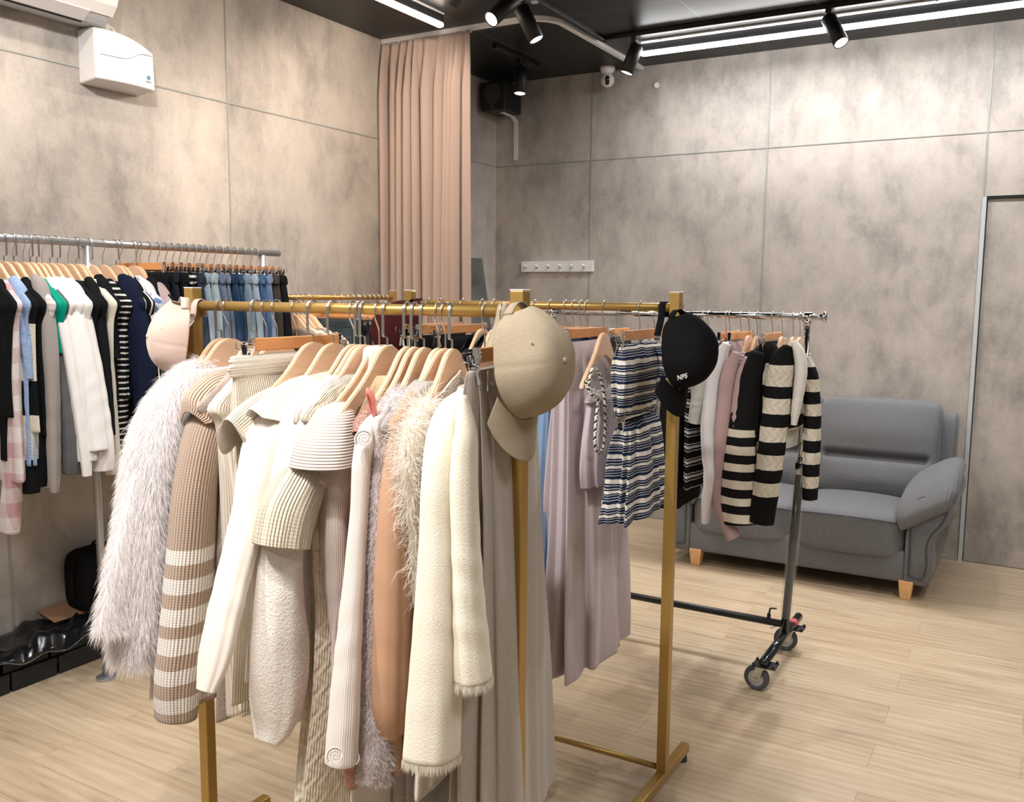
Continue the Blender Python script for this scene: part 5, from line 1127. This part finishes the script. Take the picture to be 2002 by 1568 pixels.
J = [(302, (.010, .011, .013), None, 'black trousers, first of the clipped row'), (320, (.012, .014, .02), (.03, .035, .045), 'black shiny trousers beside the first black pair'), (337, BK, None, 'black trousers with a narrow leg'),
     (352, None, None, 'black and white striped trousers'), (366, (.02, .028, .045), (.05, .07, .1), 'very dark blue jeans'), (379, (.22, .29, .36), (.40, .47, .54), 'pale washed jeans after the darkest pair'),
     (394, (.30, .38, .43), (.45, .53, .58), 'lightest ice blue jeans'), (408, (.09, .13, .2), (.22, .28, .38), 'grey blue jeans'), (420, (.12, .15, .21), (.26, .3, .38), 'grey blue jeans with worn edges'), (432, (.015, .035, .075), (.05, .09, .16), 'deep blue jeans'),
     (447, (.02, .05, .1), (.07, .13, .22), 'dark blue jeans with pale seams'), (461, (.15, .22, .30), (.3, .38, .48), 'faded mid blue jeans'), (475, (.25, .33, .40), (.42, .50, .56), 'light blue jeans near the far end'), (489, (.04, .09, .2), (.11, .2, .36), 'bright blue jeans'),
     (504, (.10, .17, .28), (.24, .33, .46), 'mid blue jeans with frayed hip'), (518, (.05, .045, .04), None, 'dark brown trousers'), (530, BK, None, 'black trousers at the far end')]
for i, (px, c, c2, lab) in enumerate(J):
    R = rail_root(px - 30, 'grey', random.uniform(-.05, .05)); lab = lab + ' on the grey rail'; clip_hanger(R, lab)
    if c is None: m = F('bw_trouser_stripe', BK, 'plain', bands=[(0, BK), (.016, (.7, .7, .7))], period=.026)
    else: m = F('jeans_%d' % i, c, 'denim' if c2 else 'plain', col2=c2)
    jean = c2 is not None and i > 3
    rows = [(-.140, .168, -.16, .010), (-.165, .172, -.165, .018), (-.21, .18, -.17, .022), (-.36, .195, -.18, .024), (-.7, .20, -.18, .026), (-1.0, .20, -.17, .026)]
    t = trousers('jeans' if jean else 'trousers', lab, 'jeans' if jean else 'trousers', R, m, rows=rows, amp=.08, seed=i, group=None)

# ------------------------------------------------------------------ gold rack by the left wall
mb = [F('brown_beige_stripe', (.30, .22, .17), 'plain', bands=[(0, (.30, .22, .17)), (.02, (.72, .66, .58))], period=.035), F('taupe_knit', (.33, .27, .23), 'rib', .006), F('beige_knit', (.62, .54, .45), 'rib', .006)]
for i, (px, lab) in enumerate(((571, 'brown and beige striped knit right of the last trousers'), (579, 'taupe ribbed cardigan on the far gold rack'), (588, 'beige ribbed cardigan on the far gold rack'), (599, 'cream and brown striped shirt on the far gold rack'), (603, 'ivory shirt with black striped cuff on the far gold rack'))):
    R = rail_root(px, 'third'); hanger(R, lab); t = G_('knit_sweater', lab, 'sweater', R); m = mb[(i + 1) % 3]
    body(R, t, m, body_rows(-.6, .19, .02), n=50, seg=64, amp=.05, seed=i); world_sleeve(t, m, 1, .5); 
R = rail_root(650, 'third', .1); clip_hanger(R, 'dark teal grey denim skirt with a white button')
t = trousers('denim_skirt', 'dark teal grey denim skirt with a white button behind the front rail', 'skirt', R, F('teal_denim', (.035, .05, .06), 'denim', col2=(.06, .08, .095)), -.5, .17, .04, .03, .05)
bm = B(); cyl(bm, (-.024, .13, -.17), (-.027, .13, -.17), .008, 16); bm_obj('button', bm, MWHITEP, t)
R = rail_root(700, 'third'); hanger(R, 'white floral blouse'); t = G_('floral_blouse', 'white blouse with a dark leaf print at the end of the far gold rack', 'blouse', R)
m = F('leaf_print', (.75, .73, .68), 'floral', col2=(.10, .10, .07)); body(R, t, m, body_rows(-.55, .2, .04), amp=.06); world_sleeve(t, m, 1, .45)
for i, px in enumerate((664, 676, 687, 697, 709, 719, 728, 737, 745, 753)):
    R = rail_root(px, 'third', random.uniform(-.08, .08)); c = ((.02, .022, .03), (.05, .05, .06), (.15, .12, .1), (.012, .012, .014), (.3, .27, .23))[i % 5]
    nm = ('black', 'charcoal', 'brown', 'jet black', 'beige')[i % 5]; od = ('first', 'second', 'third', 'fourth', 'fifth', 'sixth', 'seventh', 'eighth', 'ninth', 'tenth')[i]
    lab = '%s short skirt, %s hanger from the denim skirt on the far gold rack' % (nm, od)
    t = thing('clip_hanger', 'orange clip hanger, %s one right of the denim skirt on the far gold rack' % od, 'hanger', R.p, R.rot, 'wooden clip hangers on the racks')
    put('clip_bar', ME_BAR, t); put('hook', ME_HR, t); put('clip', ME_CLIP, t, (0, 0.148, 0)); put('clip', ME_CLIP, t, (0, -0.148, 0), PI)
    trousers('skirt', lab, 'skirt', R, F('far_skirt_%d' % i, c), -.5, .155, .014, seed=i, n=30, seg=48)

# ------------------------------------------------------------------ baseball caps hung by their straps
def cap(label, rim, axis, front, c, ly=.107, lx=.085, hz=.15, text=None, brim=.078, seed=0, strap_to=None, m=None, buckle=MSTEEL):
    Z = Vector(axis).normalized(); Y = Vector(front); Y = (Y - Z * Y.dot(Z)).normalized(); X = Y.cross(Z)
    M = Matrix.Translation(rim) @ Matrix((X, Y, Z)).transposed().to_4x4()
    t = thing('baseball_cap', label, 'cap', rim); t.matrix_world = M
    m = m or F('cap_twill_%d' % seed, c, 'melange', col2=tuple(x * 1.12 for x in c))
    n, k = 44, 132; rng = np.random.RandomState(seed); V = np.zeros((n, k, 3)); th = np.linspace(0, 2 * PI, k, endpoint=False)
    for i in range(n):
        q = i / (n - 1) * .995; f = math.cos(q * PI / 2) ** .62; h = hz * math.sin(q * PI / 2) ** 1.0
        seam = 1 - .018 * np.exp(-(((th * 3 / PI + .5) % 1 - .5) / .05) ** 2) * (q < .97)
        dent = 1 - .05 * np.exp(-((th - 4.3) / .5) ** 2) * math.sin(q * PI) - .03 * np.sin(3 * th + 2 + q * 3) * math.sin(q * PI) + .012 * np.sin(7 * th + 4 * q)
        V[i, :, 0] = lx * f * np.cos(th) * seam * dent; V[i, :, 1] = ly * f * np.sin(th) * seam * dent; V[i, :, 2] = h + .006 * math.sin(q * PI) * np.sin(2 * th + 1)
        # arched opening at the back
        back = np.exp(-((th - 1.5 * PI) / .33) ** 6); V[i, :, 2] += back * .045 * (1 - q) ** 3
    o = link('crown', grid_mesh('crown', V, True, False, True), m, t); s = o.modifiers.new('s', 'SOLIDIFY'); s.thickness = .0018
    bm = B(); sph(bm, (0, 0, hz + .001), .0065, 16, (1, 1, .6)); bm_obj('top_button', bm, m, t, True)
    nb, mb_ = 26, 60; W = np.zeros((nb, mb_, 3)); ph = np.linspace(.17 * PI, .83 * PI, mb_); sc = np.cos(ph)
    for i in range(nb):
        q = i / (nb - 1); W[i, :, 0] = lx * np.cos(ph) * (1 + .02 * q); e = np.clip(1 - (sc / .905) ** 2, 0, 1) ** .5
        W[i, :, 1] = ly * np.sin(ph) + brim * q * (e ** .45) ; W[i, :, 2] = .002 - .042 * sc ** 2 * (.35 + .65 * q) - .012 * q
    o = link('brim', grid_mesh('brim', W, False), m, t); s = o.modifiers.new('s', 'SOLIDIFY'); s.thickness = .0035
    for q in (.2, .4, .6, .8): pass
    # strap across the back opening
    aa = np.linspace(1.5 * PI - .42, 1.5 * PI + .42, 24); pts = [(lx * 1.0 * math.cos(a), ly * 1.0 * math.sin(a) - .012 * math.cos((a - 1.5 * PI) / .42 * PI / 2), .010) for a in aa]
    C = np.array(pts); Vs = np.stack([C + np.array([0, 0, -.010]), C + np.array([0, 0, .012])], 1)
    o = link('strap', grid_mesh('strap', Vs, False), m, t); s = o.modifiers.new('s', 'SOLIDIFY'); s.thickness = .002; s.offset = 0
    if strap_to is not None:
        I = M.inverted(); pts = [I @ Vector(p) for p in strap_to]; C = crom([tuple(p) for p in pts], 40); T = np.gradient(C, axis=0); T /= np.linalg.norm(T, axis=1)[:, None]
        wv = np.array(I.to_3x3() @ Vector((1, 0, 0))); Vs = np.stack([C - wv * .0105, C + wv * .0105], 1)
        o = link('loop_strap', grid_mesh('loop_strap', Vs, False), m, t); s = o.modifiers.new('s', 'SOLIDIFY'); s.thickness = .0025; s.offset = 0
        p = C[-8]; bm = B(); fr = Matrix.Translation(Vector(p)) 
        tube_pts = [tuple(np.array(p) + wv * a + T[-8] * b) for a, b in ((-.013, -.009), (.013, -.009), (.013, .009), (-.013, .009), (-.013, -.009))]
        for a, b in zip(tube_pts, tube_pts[1:]): cyl(bm, a, b, .0012, 8)
        bm_obj('buckle', bm, buckle, t)
    for a, h in ((.35, .5), (.65, .5)):
        for sg in (-1, 1):
            q = .52; th_ = PI / 2 + sg * PI * a; f = math.cos(q * PI / 2) ** .62 + .012
            bm = B(); sph(bm, (lx * f * math.cos(th_), ly * f * math.sin(th_), hz * math.sin(q * PI / 2)), .0022, 10); bm_obj('eyelet', bm, m, t, True)
    if text:
        cu = bpy.data.curves.new('txt', 'FONT'); cu.body = text; cu.size = .018; cu.extrude = .0007; cu.align_x = 'CENTER'; cu.shear = .35; cu.offset = .0004
        to = bpy.data.objects.new('txt', cu); COL.objects.link(to); bpy.context.view_layer.update(); me = bpy.data.meshes.new_from_object(to); bpy.data.objects.remove(to)
        L = np.zeros(len(me.vertices) * 3); me.vertices.foreach_get('co', L); L = L.reshape(-1, 3); out = np.zeros_like(L)
        for i, (a, b, c_) in enumerate(L):
            thx = .24 * PI - b / lx * 1.0; hh = .050 + a; q = math.asin(min(.99, hh / hz)) / PI * 2; f = math.cos(q * PI / 2) ** .62
            out[i] = ((lx * f * 1.035 + .002 + c_) * math.cos(thx), (ly * f * 1.035 + .002 + c_) * math.sin(thx), hh)
        me.vertices.foreach_set('co', out.ravel()); link('lettering', me, MWHITEP, t, False)
    return t
def loop_over(x, y, z, r=.0165, dn=.075, dx=0.0, dy=-.02):
    """strap going up behind a rail, over it and down in front"""
    P = [(x, y + r, z - .03), (x, y + r, z), (x, y + r * .7, z + r * .72), (x, y, z + r), (x, y - r * .7, z + r * .72), (x, y - r, z), (x + dx * .4, y - r - .004, z - .03), (x + dx, y + dy, z - dn)]
    return P
# beige cap, front rack right post
p = at(1016, 712, y=FY - .075)
cap('beige cotton baseball cap hung on the right post of the nearest rack', p, (.97, -.14, .12), (.30, .0, -1), (0.33, 0.275, 0.20), .112, .083, .112, seed=11, strap_to=loop_over(2.628, FY, 1.545, dn=.085, dx=-.012, dy=-.05), brim=.088, buckle=mat('brass', (0.5, 0.35, 0.12), .3, .9))
p = at(1325, 688, y=MY - .075)
cap('black baseball cap with white lettering hung on the middle rack post', p, (.96, -.25, .10), (.2, .0, -1), (0.008, 0.008, 0.009), .112, .083, .118, text='NPS', seed=12, strap_to=loop_over(2.615, MY, 1.545, dn=.085, dx=.0, dy=-.05), brim=.082, buckle=mat('copper', (0.7, 0.4, 0.28), .3, .9))
p = at(800, 650, y=MY - .06)
cap('dark maroon baseball cap hung on the left post of the middle rack', p, (-.45, -.88, .22), (-.25, -.05, -1), (0.05, 0.012, 0.012), .105, .083, .135, seed=13, strap_to=loop_over(1.69, MY, 1.545, dn=.07, dx=.0, dy=-.04))
p = at(360, 664, y=FY - .06)
cap('pale blush baseball cap hung on the left post of the nearest rack', p, (-.52, -.82, .12), (-.30, -.05, -1), (0.56, 0.43, 0.37), .098, .075, .088, seed=14, strap_to=loop_over(1.688, FY, 1.545, dn=.07, dx=-.01, dy=-.05), m=F('blush_twill', (0.60, 0.46, 0.40), 'plain'))
# ------------------------------------------------------------------ sofa
SX, SY = 2.495, -.50
def m_sofa():
    m = mat('grey_upholstery', (0.155, 0.16, 0.17), 0.9, spec=.2, sheen=.15); g = G(m); v = g.coord('Object')
    n1 = g.noise(g.mapped(v, (500, 500, 120)), 1, 2); n2 = g.noise(g.mapped(v, (130, 130, 520)), 1, 2); s = g.math('ADD', n1, n2)
    g.col(g.mix(g.ramp(g.math('MULTIPLY', s, .5), [(.4, 0.0), (.62, 1.0)]), (0.125, 0.131, 0.143), (0.185, 0.193, 0.207))); g.bump(s, .35, .001); return m
MSOFA = m_sofa(); MPIPE = mat('dark_piping', (0.06, 0.066, 0.078), .85)
st = thing('sofa', 'grey fabric two seat sofa with scroll arms and wooden feet by the back wall', 'sofa', (SX, SY, 0))
def sq(c, s, e=.28, n=44, puff=None):
    """rounded cushion: superellipsoid of half sizes s about c"""
    a = np.linspace(-PI / 2, PI / 2, n); b = np.linspace(0, 2 * PI, 2 * n, endpoint=False)
    A, Bq = np.meshgrid(a, b, indexing='ij'); r = lambda w: (np.abs(np.cos(w)) ** (2 / e) + np.abs(np.sin(w)) ** (2 / e)) ** (-e / 2)
    V = np.stack([r(A) * np.cos(A) * r(Bq) * np.cos(Bq) * s[0], r(A) * np.cos(A) * r(Bq) * np.sin(Bq) * s[1], r(A) * np.sin(A) * s[2]], -1)
    if puff: V = puff(V)
    return V + np.array(c)
def cush(name, V, parent=st): return link(name, grid_mesh(name, V, True), MSOFA, parent)
# base and legs
bm = B(); box(bm, (0, -.005, .17), (1.18, .85, .17), .02, 3); bm_obj('base', bm, MSOFA, st, True)
for x in (-.55, .62):
    pass
for x, y in ((-.545, -.405), (.60, -.41), (-.545, .36), (.60, .36)):
    bm = B(); t = bmesh.new(); bmesh.ops.create_cone(t, cap_ends=True, segments=4, radius1=.026 * 1.414, radius2=.036 * 1.414, depth=.10)
    bmesh.ops.rotate(t, matrix=Matrix.Rotation(PI / 4, 3, 'Z'), verts=t.verts); bmesh.ops.bevel(t, geom=list(t.edges), offset=.003, segments=1, affect='EDGES'); bmesh.ops.translate(t, vec=(x, y, .05), verts=t.verts)
    me = bpy.data.meshes.new('tmp'); t.to_mesh(me); t.free(); bm.from_mesh(me); bm_obj('leg', bm, MLEG, st)
# seat cushions
for x in (-.29, .29):
    def puff(V):
        X, Y = V[..., 0] / .295, V[..., 1] / .36
        V[..., 2] += (V[..., 2] > 0) * .028 * (1 - X ** 2) * (1 - Y ** 2); V[..., 1] -= (V[..., 1] < 0) * .02 * (1 - X ** 2); return V
    o = cush('seat_cushion', sq((x, -.075, .315), (.292, .365, .118), .22, puff=puff))
    pts = [(x - .285, -.425, .395), (x - .2, -.452, .408), (x, -.462, .412), (x + .2, -.452, .408), (x + .285, -.425, .395)]; tube('piping', pts, .004, MPIPE, o, n=30, seg=8)
# back cushions, leaning, with a head roll
for x, w in ((-.335, .335), (.335, .335)):
    def puff(V):
        z = V[..., 2]; X = V[..., 0] / w
        fr = (V[..., 1] < 0)
        V[..., 1] -= fr * .05 * (1 - X ** 2) * np.exp(-((z + .16) / .10) ** 2) + fr * .035 * (1 - X ** 2 * .6) * np.exp(-((z - .10) / .13) ** 2)
        V[..., 1] += fr * .045 * np.exp(-((z + .045) / .020) ** 2) * 1.4 * (np.abs(X) < .84)
        V[..., 1] += z * .26; return V
    o = cush('back_cushion', sq((x, .22, .70), (w, .115, .275), .22, 64, puff))
for x in (-.695, .695):
    V = sq((x, .30, .66), (.055, .10, .25), .3); V[..., 1] += (V[..., 2] - .66) * .2
    cush('back_wing', V)
bm = B(); box(bm, (0, .33, .52), (1.36, .12, .66), .03, 3, Matrix.Rotation(-.10, 3, 'X')); bm_obj('back_frame', bm, MSOFA, st, True)
# arms
for s in (-1, 1):
    prof = [(0.0, .085), (.105, .085), (.125, .12), (.135, .22), (.132, .30), (.150, .37), (.190, .42), (.215, .48), (.210, .54), (.17, .575), (.10, .53), (.04, .44), (.0, .37)]
    P = crom(prof + [prof[0]], 70)[:-1]; ys = np.r_[np.linspace(-.435, -.425, 3), np.linspace(-.40, .36, 10)]; V = np.zeros((len(ys), len(P), 3))
    for i, y in enumerate(ys):
        k = (.965, .988, 1.0)[i] if i < 3 else 1.0; c = np.array([.09, .34])
        V[i, :, 0] = s * (.588 + c[0] + (P[:, 0] - c[0]) * k); V[i, :, 1] = y; V[i, :, 2] = c[1] + (P[:, 1] - c[1]) * k
    o = link('arm', grid_mesh('arm', V, True, True, True), MSOFA, st)
    inner = [(.02, .13), (.085, .12), (.105, .2), (.10, .29), (.118, .36), (.160, .42), (.182, .48), (.172, .53), (.13, .56), (.08, .56), (.035, .53), (.02, .48), (.02, .13)]
    tube('piping', [(s * (.588 + a), -.437, b) for a, b in inner], .0045, MPIPE, o, n=90, seg=8, side=(0, 1, 0))
    # pillow top draped over the front
    C = crom([(s * .69, .30, .56), (s * .69, .10, .60), (s * .685, -.15, .60), (s * .68, -.33, .565), (s * .675, -.425, .50), (s * .675, -.455, .44)], 60)
    q = np.linspace(0, 1, 60); aa = np.interp(q, [0, .1, .8, .95, 1], [.03, .055, .06, .05, .022]); bb = np.interp(q, [0, .1, .5, .9, 1], [.10, .13, .15, .16, .13])
    Pp = ring_loft(C, aa, bb, False, 64, sup=.75, amp=.0); g_ = np.clip((q - .7) / .3, 0, 1)[:, None]; th = np.linspace(0, 2 * PI, 64, endpoint=False)[None, :]
    cen = Pp.mean(1, keepdims=True); D_ = Pp - cen; an = s * .55; Pp = cen + np.stack([D_[..., 0] * math.cos(an) - D_[..., 2] * math.sin(an), D_[..., 1], D_[..., 0] * math.sin(an) + D_[..., 2] * math.cos(an)], -1); Pp = cen + (Pp - cen) * (1 + g_[..., None] * .035 * np.sin(th * 22)[..., None])
    link('arm_pad', grid_mesh('arm_pad', Pp, True, True, True), MSOFA, st)

# ------------------------------------------------------------------ things along the foot of the left wall
MBOX = mat('black_card', (0.010, 0.010, 0.011), .6)
def shoe_box(y0, y1, z0, z1, x1, lab):
    t = thing('shoe_box', lab, 'box', ((x1 + .01) / 2, (y0 + y1) / 2, z0))
    w = x1 - .015; d = y1 - y0 - .006; h = z1 - z0 - .002
    bm = B(); box(bm, (0, 0, h * .42), (w, d, h * .84), .0015, 1); bm_obj('box_base', bm, MBOX, t)
    bm = B(); box(bm, (0, 0, h * .80), (w + .005, d + .004, h * .38), .0015, 1); bm_obj('lid', bm, MBOX, t)
names = ['furthest from the viewer', 'second from the far end', 'third from the far end', 'fourth from the far end']
E0 = -3.40
for lay in (0, 1):
    for i in range(4):
        y1 = E0 - i * .20 - lay * .03
        shoe_box(y1 - .195, y1, lay * .082, lay * .082 + .082, .20 - .006 * lay, 'black shoe box, %s layer, %s' % ('bottom' if lay == 0 else 'top', names[i]))
# black plastic garment bag lying over the boxes
rng = np.random.RandomState(5); n, k = 60, 36; V = np.zeros((n, k, 3))
for i in range(n):
    for j in range(k):
        y = -3.42 - i / (n - 1) * .90; x = .02 + j / (k - 1) * .23
        dr = max(0, x - .20); z = .180 + .012 * math.sin(y * 31 + x * 9) + .010 * math.sin(x * 42 + y * 13) + .006 * math.sin(y * 77 + x * 60) - dr * .9
        V[i, j] = (x, y, max(z, .174 if x < .2 else .05))
tl = thing('garment_bag', 'crumpled black plastic bag lying on the shoe boxes', 'plastic bag', (0.12, -3.8, .17)); V -= np.array([.12, -3.8, .17])
o = link('bag', grid_mesh('bag', V, False), mat('glossy_black_plastic', (0.010, 0.012, 0.014), .18, spec=.6), tl); s_ = o.modifiers.new('s', 'SOLIDIFY'); s_.thickness = .003; s_.offset = 1
tube('film_edge', [tuple(V[i, k - 1]) for i in range(0, n, 6)], .0022, MCLEAR, tl, n=60, seg=6)
t = thing('cardboard_sheet', 'brown cardboard sheet lying behind the black plastic bag', 'cardboard', (.07, -3.66, .20))
bm = B(); box(bm, (0, 0, .012), (.12, .20, .006), .001, 1, Matrix.Rotation(.25, 3, 'Y')); bm_obj('sheet', bm, mat('cardboard', (0.35, 0.19, 0.11), .8), t)
t = thing('backpack', 'black backpack standing against the wall on the boxes, half hidden by the fur coat', 'bag', (.11, -3.53, .20))
V = sq((0, 0, .135), (.085, .13, .135), .42, 30); link('bag_body', grid_mesh('bag_body', V, True), fabric('black_nylon', (0.010, 0.010, 0.011)), t)
V = sq((.075, 0, .09), (.03, .095, .075), .4, 24); link('front_pocket', grid_mesh('front_pocket', V, True), bpy.data.materials['black_nylon'], t)
tube('strap', [(.02, -.12, .24), (.03, -.150, .18), (.03, -.150, .10), (.02, -.125, .05)], .007, bpy.data.materials['black_nylon'], t, n=30)
tube('grab_handle', [(0, -.03, .262), (0, -.02, .29), (0, .02, .29), (0, .03, .262)], .006, bpy.data.materials['black_nylon'], t, n=24)
